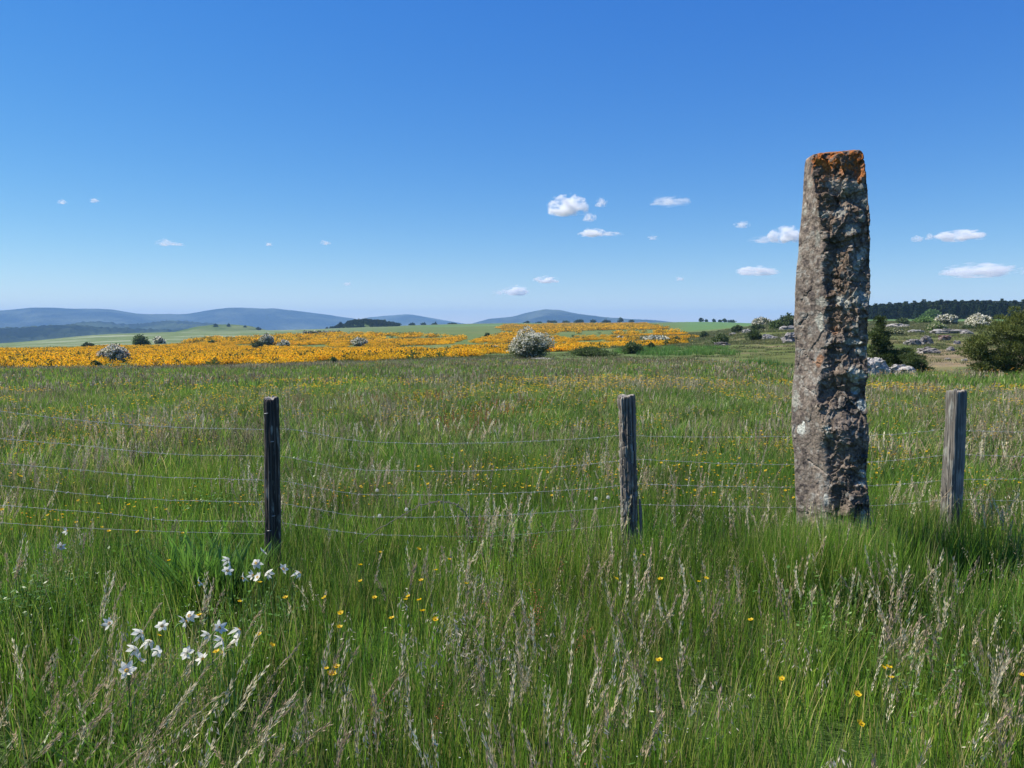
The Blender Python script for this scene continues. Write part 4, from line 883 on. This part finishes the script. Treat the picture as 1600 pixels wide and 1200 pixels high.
SH = [
 ('hawthorn','round white flowering hawthorn standing in the yellow broom at left','shrub',179,567,44,30,'haw+w'),
 ('bush','low dark bush against the right foot of the round white hawthorn at left','shrub',202,568,20,10,'dark'),
 ('bush','loose green bush at the upper edge of the left broom field','shrub',218,541,32,18,'green'),
 ('hawthorn','small whitish hawthorn right of the loose green bush on the left slope','shrub',249,537,18,11,'haw+w'),
 ('bush','small dark bush at the upper broom edge, left of the round hawthorn','shrub',137,543,17,8,'dark'),
 ('bush','small green bush near the lower broom edge, just left of the round hawthorn','shrub',149,573,15,10,'green'),
 ('bush','flat dark green bush in the broom by the left border of the photo','shrub',19,565,24,7,'dark'),
 ('hawthorn','white topped hawthorn in the middle of the left broom slope, beside a dark bush','shrub',417,540,21,19,'haw+w'),
 ('bush','dark green bush touching the left side of the white topped hawthorn','shrub',402,545,16,14,'dark'),
 ('hawthorn','grey bloomed low hawthorn right of the white topped hawthorn and dark bush pair','shrub',443,543,20,11,'haw+w'),
 ('hawthorn','whitish hawthorn above the blackened fence post gap, in the middle broom band','shrub',558,541,27,14,'haw+w'),
 ('bush','thin green bush between two broom bands left of the white topped hawthorn','shrub',331,537,15,5,'green'),
 ('bush','small green bush at the lower right end of the left broom field','shrub',521,567,12,10,'green'),
 ('bush','round dark bush on the grass track above the broom, left of the big hawthorn','shrub',761,527,11,7,'dark'),
 ('bush','tiny dark bush just left of the big hawthorn, below the broom','shrub',752,551,8,8,'dark'),
 ('bush','small brownish bush at the lower broom edge, midway between first post and big hawthorn','shrub',656,557,14,6,'dark'),
 ('bush','pale small bush at the broom edge left of the big hawthorn','shrub',775,546,12,6,'haw+w'),
 ('hawthorn','big white flowering hawthorn alone at the far meadow edge','tree',824,562,78,51,'haw+w'),
 ('hawthorn','small pale hawthorn in the right hand broom, right above the bramble thicket','shrub',969,531,11,6,'haw+w'),
 ('bramble','low bramble thicket spreading right of the big hawthorn','shrub',925,558,76,16,'green'),
 ('bush','upright leafy bush rising from the right end of the bramble thicket','shrub',987,553,34,21,'green'),
 ('bush','narrow dark bush at the right foot of the broom slope','shrub',1018,547,12,13,'dark'),
 ('hawthorn','wide row of greyish hawthorn in the right broom tongue','shrub',1020,533,42,9,'haw+w'),
 ('bush','dark low bush at the right end of the greyish hawthorn row','shrub',1057,533,18,7,'dark'),
 ('bush','round green bush at the tip of the broom tongue','shrub',1100,529,15,12,'green'),
 ('bush','flat topped bush over a dark stone base at the foot of the heath rise','shrub',1127,538,27,18,'green'),
 ('bush','grey green bush high on the heath, left of the pale flowering one','shrub',1153,520,20,13,'dark'),
 ('young_conifer','small bushy conifer on the heath slope left of the standing stone','tree',1177,533,23,19,'conifer'),
 ('bush','dark bush behind the small bushy conifer on the heath','shrub',1184,518,19,11,'dark'),
 ('hawthorn','pale cream hawthorn on the heath crest left of the standing stone','shrub',1190,509,32,13,'haw+w'),
 ('bush','spreading green bush just left of the standing stone on the crest','shrub',1214,515,24,16,'green'),
 ('tree','dark rounded tree partly hidden by the left edge of the standing stone','tree',1232,512,26,24,'dark'),
 ('broadleaf_tree','fresh light green round tree before the dark conifer wood','tree',1453,500,26,17,'light'),
 ('bush','long light green bush below the round light green tree','shrub',1445,506,38,11,'light'),
 ('hawthorn','wide cream hawthorn at the foot of the conifer wood','tree',1481,507,36,16,'haw+w'),
 ('hawthorn','white hawthorn left of the large right hand juniper','tree',1528,513,40,23,'haw+w'),
 ('bush','yellow green bush under the wide cream hawthorn','shrub',1461,517,30,15,'light+y'),
 ('bush','small pale green bush between the two junipers, beside a flat rock','shrub',1400,524,20,12,'haw+y'),
 ('bush','dark green bush right behind the juniper at the stone','shrub',1411,508,22,11,'green'),
 ('bush','small green bush on the heath left of the white hawthorn','shrub',1512,516,20,8,'green'),
]
for i, (nm, lab, cat, px, pb, wp, hp, st) in enumerate(SH):
    shrub(nm, lab, cat, px, pb, wp, hp, st, 1000+i)
# skyline trees, single and in rows
def far_tree(px, pb, wp, hp, rg, lab, grp, seed, nm='tree'):
    x, y, z = ray(px, pb); hh = math.hypot(x, y); X, Y = x/hh*rg, y/hh*rg; Z = zat(px, pb, rg)-.3
    w = wp*Y/F; h = hp*Y/F; root = empty(nm, (X, Y, Z)); tag(root, lab, 'tree', grp)
    shrub_mesh(nm, seed, w, h*.9, 260, max(.5, rg/F*1.6), [(.03, .05, .018), (.045, .07, .025)], parent=root, nb=6, mat=M_far)
    branches(root, seed, h*.7, w, 3, h*.03)
for i, (px, pb, w, h) in enumerate([(1095,503,9,8),(1104,503,5,5),(1115,503,6,6),(1125,503,6,4),(1132,503,7,6)]):
    far_tree(px, pb, w, h, 1100, ['largest dark tree at the left end of the small skyline row','slim tree second in the small skyline row','round tree in the middle of the small skyline row','low tree fourth in the small skyline row','last tree of the small skyline row, before the hedge'][i], 'trees in the skyline row', 1200+i)
far_tree(1144, 503, 18, 3, 1100, 'low dark hedge trailing right of the small skyline row', None, 1210, 'hedge')
for i, (px, pb, w, h) in enumerate([(337,511,7,6),(357,512,6,8),(383,514,5,6),(403,515,9,4)]):
    far_tree(px, pb, w, h, 1620, ['dark tree on the top left of the green hillock','taller tree in the middle of the green hillock','small tree on the right flank of the green hillock','low tree clump at the right foot of the green hillock'][i], 'trees on the green hillock', 1220+i)
for i in range(16):
    px = 820+i*10.6+7*math.sin(i*4.7); far_tree(px, 506.3-(px-818)*.018, 7+6*abs(math.sin(i*2.9)), 3+3.2*abs(math.sin(i*1.7))+(3 if i in (9, 14) else 0), 1330, 'dark tree in the far hedgerow along the top of the right broom slope', 'trees in the far hedgerow', 1230+i)
for i in range(9):
    px = 614+i*12+6*math.sin(i*3.9); far_tree(px, 508.5-.1*i, 6+6*abs(math.sin(i*2.1)), 2+3*abs(math.sin(i*1.3)), 1380, 'dark tree in the far hedgerow right of the wooded hillock', 'trees in the left far hedgerow', 1250+i)
for i in range(8):
    px = 477+i*7.5; X_, Y_, Z_, r_ = hit(px, 522); root = empty('hawthorn', (X_, Y_, Z_)); tag(root, 'tiny greyish hawthorn in the row along the far pasture below the wooded hillock', 'shrub', 'far row of hawthorns')
    shrub_mesh('hawthorn', 1270+i, 8*Y_/F, 5*Y_/F, 220, .9, GR_H, parent=root, nb=5, flower=WH, fn=160, fs=.8)

# junipers, modelled closer
def juniper(px, pb, rg, parts, label, seed, cols, n, leaf):
    x, y, z = ray(px, pb); hh = math.hypot(x, y); X, Y = x/hh*rg, y/hh*rg; lift = zat(px, pb, rg)-gz(X, Y)+.05; root = empty('juniper', (X, Y, gz(X, Y)-.05)); tag(root, label, 'tree')
    R = np.random.default_rng(seed); k = Y/F; blobs = []
    for (bx, by, bw, bh) in parts:       # sprays stacked as the photograph's lobes, each with real depth
        for q in range(7):
            a = R.random()*6.283; rr = R.random()**.5*.75
            blobs.append([(bx-px)*k+math.cos(a)*rr*bw*k/2, R.normal(0, .4)*bw*k*.5, max((pb-by)*k+math.sin(a)*rr*bh*k/2+lift, .12), bw*k*.22, bw*k*.22, bh*k*.18])
    P, d, rr = cloudpts(R, blobs, n, .5); s = Soup(); lo_ = R.random(n) < .0
    c = np.asarray(cols)[R.integers(0, len(cols), n)]*(.7+.6*R.random((n, 1)))
    diamonds(s, P, d*.8+np.array([0, 0, .55])+R.normal(0, .35, (n, 3)), R.normal(0, 1, (n, 3)), leaf*(.6+.9*R.random(n)), leaf*.36, c); s.obj('crown', M_leaf, root)
    branches(root, seed, (pb-min(p[1]-p[3]/2 for p in parts))*k*.75, 2.0, 8, .07); return root
juniper(1574, 575, 41, [(1592,492,34,30),(1575,505,60,34),(1556,522,70,34),(1590,520,60,40),(1533,538,56,34),(1575,545,80,44),(1525,556,44,26),(1548,562,64,26),(1600,560,60,36),(1605,500,40,40),(1620,540,60,60),(1530,574,46,26),(1565,580,70,26),(1600,582,70,26),(1640,570,60,50)], 'large olive green juniper at the right border of the photo', 1401, [(.10, .13, .03), (.14, .17, .04), (.075, .10, .022), (.18, .20, .05)], 42000, .10)
juniper(1378, 583, 43, [(1371,500,14,18),(1370,512,24,20),(1372,525,34,22),(1375,542,46,26),(1380,558,56,26),(1398,556,40,22),(1385,572,50,22),(1418,556,36,20)], 'dark pointed juniper directly right of the standing stone', 1402, [(.07, .105, .03), (.10, .14, .035), (.055, .08, .022)], 20000, .10)
juniper(1436, 588, 42, [(1425,562,36,22),(1436,572,36,24),(1442,580,34,14),(1420,575,30,18)], 'low dark juniper sprawling right of the pointed one, beside the pale boulders', 1403, [(.06, .09, .025), (.085, .12, .035)], 9000, .09)

# ------------------------------------------------------------------ rocks
def rock(name, label, px, pb, wp, hp, seed, col, flat=1.0, rg=None, n=40, group=None, rough=.3, dk=(.06, .055, .05), bright=.55):
    if rg: x, y, z = ray(px, pb); hh = math.hypot(x, y); X, Y = x/hh*rg, y/hh*rg; Z = gz(X, Y)
    else: X, Y, Z, r = hit(px, pb)
    w = wp*Y/F/2; h = hp*Y/F; nt = n*2; th = np.linspace(0, 2*math.pi, nt, endpoint=False); ph = np.linspace(0, math.pi, n)
    T, Pp = np.meshgrid(th, ph); d = np.stack([np.sin(Pp)*np.cos(T), np.sin(Pp)*np.sin(T), np.cos(Pp)], 2).reshape(-1, 3)
    fc, e = facets(d*1.4+seed, seed % 97); f2, e2 = facets(d*3.2+seed, seed % 89); nn = fbm(d*7+seed, 4, seed % 83)
    r = 1+rough*.5*fc+rough*.25*f2+.08*nn; p = d*r[:, None]; sg = np.sign(p)*np.abs(p)**.8
    v = sg*np.array([w, w*.8*flat, h*.62]); v[:, 2] += h*.36
    c = np.array(col)*np.ones((len(v), 1))*(1+.35*nn[:, None]); q = np.clip(.12-e2, 0, .12)/.12; c = c*(1-q[:, None]*.6)+np.array(dk)*q[:, None]*.6
    l = np.clip((fbm(d*3.3+seed, 3, seed % 71)-.05)*5, 0, 1)[:, None]; c = c*(1-l*bright)+np.array([.5, .48, .44])*l*bright
    i = (np.arange(n-1)*nt)[:, None]; j = np.arange(nt)[None]; k2 = (j+1) % nt; f = np.stack([i+j, i+nt+j, i+nt+k2, i+k2], -1).reshape(-1, 4)
    o = link(name, mesh_data(name, v, f, M_rock, np.clip(c, .02, .8), smooth=False)); o.location = (X, Y, Z-.08*h); tag(o, label, 'rock', group); return o
rock('boulder', 'tall pale lichen crusted boulder against the right side of the standing stone', 1363, 590, 46, 31, 31, (.42, .40, .37), rg=40, n=54, rough=.3, bright=.5)
rock('boulder', 'pale flat boulder under the low juniper, right of the taller one', 1409, 592, 38, 20, 47, (.42, .40, .37), rg=40.5, n=54, rough=.3, bright=.5)
RK = [('dark lichened slab with a lit top, left one of the two on the heath',1428,539,22,10,(.16,.15,.14)),('bulky dark rock beside the left slab on the heath',1447,538,19,13,(.13,.12,.115)),('brownish jagged rock on the heath between the junipers',1476,532,16,9,(.17,.10,.08)),
 ('long grey rock ledge below the two dark slabs',1450,552,32,8,(.2,.18,.165)),('small dark stone left above the grey ledge',1450,545,9,4,(.12,.11,.1)),('small grey stone right of the grey ledge',1485,548,11,6,(.2,.18,.17)),('flat pale ledge behind the pointed juniper',1402,512,32,6,(.32,.30,.27)),
 ('wide grey slab under the yellow green bush',1476,521,36,7,(.24,.23,.215)),('pale flat stone beside the wide grey slab',1498,520,28,5,(.30,.28,.26)),('grey stone by the pale green bush',1430,520,20,5,(.28,.27,.25)),('grey stone near the foot of the right juniper',1495,538,9,6,(.26,.24,.23)),
 ('light stone lying on the bare heath soil',1507,564,8,4,(.4,.37,.34)),('small light stone above the meadow edge',1480,563,8,4,(.38,.33,.3)),('grey flat stone right end of heath slabs',1510,522,16,4,(.3,.28,.26)),
 ('dark topped stone with a pale right side, left of the standing stone',1199,531,15,9,(.26,.25,.24)),('low flat stone right of the dark topped one',1213,530,16,4,(.28,.27,.25)),('grey boulder touching the left edge of the standing stone',1236,536,26,16,(.2,.185,.18)),('grey slab near the top left of the standing stone',1232,516,26,7,(.24,.23,.22)),
 ('light stone under the grey green bush on the heath',1167,520,14,6,(.30,.29,.28)),('stone at the foot of the heath bushes, lower left',1145,525,12,5,(.22,.2,.19)),('dark stone under the flat topped bush',1128,540,24,6,(.1,.09,.085)),('low pale stone heap at the right foot of the big hawthorn',848,563,30,4,(.34,.32,.3))]
for i, (lab, px, pb, w, h, c) in enumerate(RK): rock('rock', lab, px, pb, w, h, 100+i*13, c, n=26, rough=.45, bright=.45)

# ------------------------------------------------------------------ masses: broom, woods
def inpoly(x, y, P):
    P = np.asarray(P, float); r = np.zeros(len(x), bool); j = len(P)-1
    for i in range(len(P)):
        c = ((P[i, 1] > y) != (P[j, 1] > y))&(x < (P[j, 0]-P[i, 0])*(y-P[i, 1])/(P[j, 1]-P[i, 1]+1e-9)+P[i, 0]); r ^= c; j = i
    return r
def broom_proto(seed, w, h, n, leaf, green):
    R = np.random.default_rng(seed); s = Soup(); blobs = [[R.normal(0, w*.22), R.normal(0, w*.22), h*(.3+.25*R.random()), w*.26, w*.26, h*.38] for _ in range(7)]
    P, d, rr = cloudpts(R, blobs, n, .45); top = (P[:, 2]/h > .12+.2*R.random(n))&(R.random(n) > green)
    Yc = np.array([(.90, .49, .010), (.86, .44, .008), (.92, .55, .015)])[R.integers(0, 3, n)]; Gc = np.array([(.06, .10, .02), (.08, .12, .03)])[R.integers(0, 2, n)]
    c = np.where(top[:, None], Yc, Gc)*(.75+.4*R.random((n, 1))); diamonds(s, P, R.normal(0, 1, (n, 3))+d*.3, R.normal(0, 1, (n, 3)), leaf*(.7+.6*R.random(n)), leaf*.8, c); return s.mesh('broom_bush', M_broom)
BA = [(-400,548),(0,546),(60,545),(165,541),(300,540),(450,542),(520,545),(600,544),(700,546),(750,549),(740,553),(640,558),(560,562),(480,568),(400,572),(200,577),(-400,577)]
BB = [(300,532),(340,528),(400,526),(470,523),(560,521),(640,522),(735,527),(700,537),(640,541),(600,543),(450,541),(330,540),(250,541)]
BC = [(700,540),(735,532),(790,521),(880,514),(1000,509),(1050,515),(1092,527),(1070,533),(1000,541),(940,547),(880,551),(735,550)]
BD = [(775,511),(800,507),(860,506),(1010,505),(1045,514),(980,517),(790,517)]
bp = [broom_proto(800+i, 2.0, 1.1, 240, .17, .08+.07*i) for i in range(4)]+[broom_proto(810+i, 4.2, 1.7, 130, .42, .1+.1*i) for i in range(4)]+[broom_proto(820+i, 2.0, 1.1, 110, .24, .95) for i in range(2)]
n = 62000; X, Y, r = fan(n, 104, 320, .74); n2 = 60000; X2, Y2, r2 = fan(n2, 320, 1150, .6); X, Y, r = np.concatenate([X, X2]), np.concatenate([Y, Y2]), np.concatenate([r, r2])
Z = ground(X, Y); px, py = project(X, Y, Z+.5); wob = 1.6*fbm2(X, Y, 22, 3, 95); g = fbm2(X, Y, 16, 3, 96)+.5*fbm2(X, Y, 60, 2, 97)
a_, b_, c_, d_ = [inpoly(px+wob*6, py+wob, Q) for Q in (BA, BB, BC, BD)]
gs = fbm2(X*.8, Y*1.5, 34, 4, 99)      # long gaps running across the slope
prob = a_*np.clip(.8+1.1*g+1.6*gs, .05, 1)+b_*np.clip(.35+1.5*g+3*gs, 0, 1)+c_*np.clip(-.08+1.2*g+3.6*gs, 0, 1)+d_*np.clip(-.15+1.2*g+3.6*gs, 0, 1)
for q_ in SH:
    if q_[3] < 1100 and q_[4] > 535: X_, Y_, Z_, r_ = hit(q_[3], q_[4]); prob = prob*np.where((abs(px-q_[3]) < q_[5]*.55)&(r < r_)&(r > r_-22), .0, 1)
trk = inpoly(px, py, [(655,548),(690,540),(745,522),(765,522),(720,540),(690,550)]); prob = prob*np.where(trk, .05, 1)
k = rng.random(len(X)) < prob; X, Y, r, Z = X[k], Y[k], r[k], Z[k]; n = len(X)
idx = np.where(r < 320, rng.integers(0, 4, n), rng.integers(4, 8, n)); gg = rng.random(n) < .11+.12*(fbm2(X, Y, 12, 2, 98) > .2); idx[gg] = rng.integers(8, 10, gg.sum())
print('broom', n)
sc = .7+.6*rng.random(n)
scatter('broom', bp, X, Y, idx, sc*np.where(r < 320, 1, 1.05), rng.random(n)*6.28, label='flowering golden yellow broom covering the far slopes', Z=Z-.1)
def conifer_proto(seed, h, w, n, leaf, col):
    R = np.random.default_rng(seed); s = Soup(); t = R.random(n)**.75; lay = (np.floor(t*11)+.6*(t*11 % 1))/11; a = R.random(n)*6.283; rad = w/2*(1-lay)**1.15*(.55+.45*R.random(n)); 
    P = np.stack([np.cos(a)*rad, np.sin(a)*rad, h*(.08+.92*lay)], 1); D = np.stack([np.cos(a), np.sin(a), -.25+.3*R.normal(0, 1, n)], 1)
    diamonds(s, P, D, R.normal(0, 1, (n, 3)), leaf*(.6+.8*R.random(n)), leaf*.6, np.array(col)*(.6+.8*R.random((n, 1)))); tube(s, [[0, 0, -1], [0, 0, h*.6], [0, 0, h]], [.25, .15, .03], [.05, .04, .03], 5); return s.mesh('conifer', M_far)
cps = [conifer_proto(850+i, 13+i, 4.6, 420, 1.1, c) for i, c in enumerate([(.022, .042, .018), (.03, .05, .02), (.018, .035, .018), (.035, .052, .02)])]
# conifer wood on the right skyline: rows receding behind its front edge
def topline(px): return np.interp(px, [1350,1375,1400,1440,1470,1500,1530,1560,1590,1640,1800], [480,477,475.5,473,472,471,472,473,472,474,476])
n = 1500; q = np.sort(rng.random(n))*520+1345; rg = 560+140*rng.random(n)**.8; az = np.arctan((q-800)/F); X, Y = rg*np.sin(az), rg*np.cos(az); Z = ground(X, Y)
tops = np.array([zat(a, b, c) for a, b, c in zip(q, topline(q), rg)]); H = np.where(rng.random(n) < .55, 1.0, .75+.2*rng.random(n))*np.maximum(tops-Z, 6)+rng.normal(0, .7, n)
scatter('conifer_wood', cps, X, Y, rng.integers(0, 4, n), np.stack([.9+.5*rng.random(n)]*2+[H/14.5], 1), rng.random(n)*6.28, label='dark conifer wood along the right skyline', Z=Z)
bt = []
for i in range(3):
    R = np.random.default_rng(870+i); s = Soup(); P, d, rr = cloudpts(R, [[0, 0, 5, 3, 3, 3.6], [1.2, .8, 4, 2.4, 2.4, 2.6], [-1.3, -.5, 4.2, 2.4, 2.4, 2.8]], 320, .4)
    diamonds(s, P, R.normal(0, 1, (320, 3)), R.normal(0, 1, (320, 3)), 1.4, 1.2, np.array([.03, .045, .018])*(.6+.8*R.random((320, 1)))); tube(s, [[0, 0, -2], [0, 0, 4]], [.3, .2], [.05, .04, .03], 5); bt.append(s.mesh('tree', M_far))
hl = [o for o in COL.objects if o.name.startswith('hills')][-1]; vv = np.array([v.co[:] for v in hl.data.vertices]); px, py = project(vv[:, 0], vv[:, 1], vv[:, 2])
k = np.where((px > 518)&(px < 622)&(vv[:, 2] > -16))[0]; k = rng.choice(k, 620); X, Y, Z = vv[k].T; X = X+rng.normal(0, 4, 620); Y = Y+rng.normal(0, 4, 620)
scatter('wood', bt, X, Y, rng.integers(0, 3, 620), .5+.35*rng.random(620), rng.random(620)*6.28, label='dark wood covering the small hillock below the blue mountains', Z=Z)

# ------------------------------------------------------------------ clouds: small fair weather cumulus, real volumes far away
def cloudmat(name, dens, sharp):
    m, nt, out = newmat(name); L = nt.links.new; tc = N(nt, 'ShaderNodeTexCoord'); ln = N(nt, 'ShaderNodeVectorMath', operation='LENGTH'); L(tc.outputs['Object'], ln.inputs[0])
    oi = N(nt, 'ShaderNodeObjectInfo'); ad = N(nt, 'ShaderNodeVectorMath', operation='ADD'); cm = N(nt, 'ShaderNodeCombineXYZ'); mm = N(nt, 'ShaderNodeMath', operation='MULTIPLY'); mm.inputs[1].default_value = 40
    L(oi.outputs['Random'], mm.inputs[0]); L(mm.outputs[0], cm.inputs[0]); L(tc.outputs['Object'], ad.inputs[0]); L(cm.outputs[0], ad.inputs[1])
    nz = N(nt, 'ShaderNodeTexNoise'); nz.inputs['Scale'].default_value = 1.9; nz.inputs['Detail'].default_value = 5; nz.inputs['Roughness'].default_value = .6; L(ad.outputs[0], nz.inputs['Vector'])
    sb = N(nt, 'ShaderNodeMath', operation='MULTIPLY_ADD'); sb.inputs[1].default_value = 4.2; sb.inputs[2].default_value = -1.85; L(nz.outputs['Fac'], sb.inputs[0])
    s2 = N(nt, 'ShaderNodeMath', operation='SUBTRACT'); L(sb.outputs[0], s2.inputs[0]); L(ln.outputs['Value'], s2.inputs[1])
    mr = N(nt, 'ShaderNodeMapRange'); mr.inputs[1].default_value = -.42; mr.inputs[2].default_value = -.42+sharp; mr.inputs[3].default_value = 0; mr.inputs[4].default_value = dens; L(s2.outputs[0], mr.inputs[0])
    pv = N(nt, 'ShaderNodeVolumePrincipled'); pv.inputs['Color'].default_value = (1, 1, 1, 1); pv.inputs['Anisotropy'].default_value = .0; L(mr.outputs[0], pv.inputs['Density']); L(pv.outputs[0], out.inputs['Volume']); return m
M_c1 = cloudmat('cumulus', .03, .9); M_c2 = cloudmat('wispy_cumulus', .007, 1.0)
bpy_ico = bpy.data.meshes.new('cloud')
import bmesh
bm = bmesh.new(); bmesh.ops.create_icosphere(bm, subdivisions=3, radius=1.0); 
for v in bm.verts:
    if v.co.z < -.35: v.co.z = -.35-(abs(v.co.z)-.35)*.25
bm.to_mesh(bpy_ico); bm.free()
CL = [(887,325,66,34,0,'brightest puffy cloud, left of the upper centre group'),(921,341,22,16,1,'faint ragged cloud scrap directly below right of the brightest cloud'),(939,318,20,16,1,'faint small cloud right of the brightest cloud'),(925,365,44,13,0,'flat small cloud below the brightest cloud'),
 (955,366,40,7,1,'thin wisp trailing right of the flat small cloud'),(1047,316,62,17,1,'soft cloud alone right of the brightest cloud'),(1159,352,26,12,1,'tiny soft cloud above the one touching the stone'),(1228,370,54,27,0,'white cloud touching the left side of the standing stone'),(1196,375,54,11,1,'faint flat tail left of the cloud at the stone'),
 (1184,425,70,15,0,'flat white cloud low on the left of the standing stone'),(1434,374,20,11,1,'small left twin of two little clouds right of the stone'),(1452,371,14,12,1,'small right twin of two little clouds right of the stone'),(1500,370,76,18,0,'long white cloud upper right of the standing stone'),
 (1532,425,110,24,0,'widest cloud, flat based, low at the right'),(853,438,40,12,0,'small flat cloud above the lowest pair'),(806,456,46,16,0,'lowest bright cloud over the blue hill'),(780,458,24,9,1,'faint companion left of the lowest bright cloud'),(1020,372,18,8,1,'barely visible speck of cloud below the lone soft cloud'),
 (1062,436,16,8,1,'barely visible speck of cloud low left of the stone'),(258,380,32,12,1,'small white cloud alone in the left sky'),(275,382,30,5,1,'thin tail of the lone left cloud'),(97,316,16,8,1,'faintest speck of cloud at upper left'),(148,314,16,8,1,'faint speck right of the upper left one'),
 (508,380,18,8,1,'tiny faint cloud right of the lone left cloud'),(420,382,12,7,1,'tiniest faint speck between two left clouds'),(543,444,14,7,1,'tiny faint cloud low over the left mountains')]
for i, (px, py, w, h, k, lab) in enumerate(CL):
    x, y, z = ray(px, py); el = z/math.hypot(x, y); D = min(1400/el, 32000); t = D/math.hypot(x, y); kx = t/F
    me = bpy_ico.copy(); o = link('cloud', me); o.location = (x*t, y*t, CAMZ+z*t); o.scale = (w*kx*.54, w*kx*.5, h*kx*.68); o.rotation_euler = (0, 0, -math.atan2(x, y))
    # denser air per metre for the far small ones so that all read alike
    base = (M_c1, M_c2)[k]; m = base.copy(); m.name = base.name
    mr = [n_ for n_ in m.node_tree.nodes if n_.bl_idname == 'ShaderNodeMapRange'][0]; mr.inputs[4].default_value *= 340/(w*kx*.55) if k == 0 else 340/(w*kx*.55)
    me.materials.append(m); tag(o, lab, 'cloud', 'small clouds in the sky')

# ------------------------------------------------------------------ haze
bm = bmesh.new(); bmesh.ops.create_cube(bm, size=1.0); me = bpy.data.meshes.new('haze'); bm.to_mesh(me); bm.free()
zlo = min(float(T2.min()), -124)-160; 
hz = link('haze', me); lo, hi = -330., 225.; hz.scale = (25000, 25000, hi-lo); hz.location = (0, 0, (hi+lo)/2)
m, nt, out = newmat('haze'); pv = N(nt, 'ShaderNodeVolumePrincipled'); pv.inputs['Density'].default_value = 1.0e-4; pv.inputs['Color'].default_value = (.33, .60, 1, 1); pv.inputs['Anisotropy'].default_value = .0
nt.links.new(pv.outputs[0], out.inputs['Volume']); me.materials.append(m); tag(hz, 'thin blue summer haze over the far hills', 'haze', None, 'stuff')
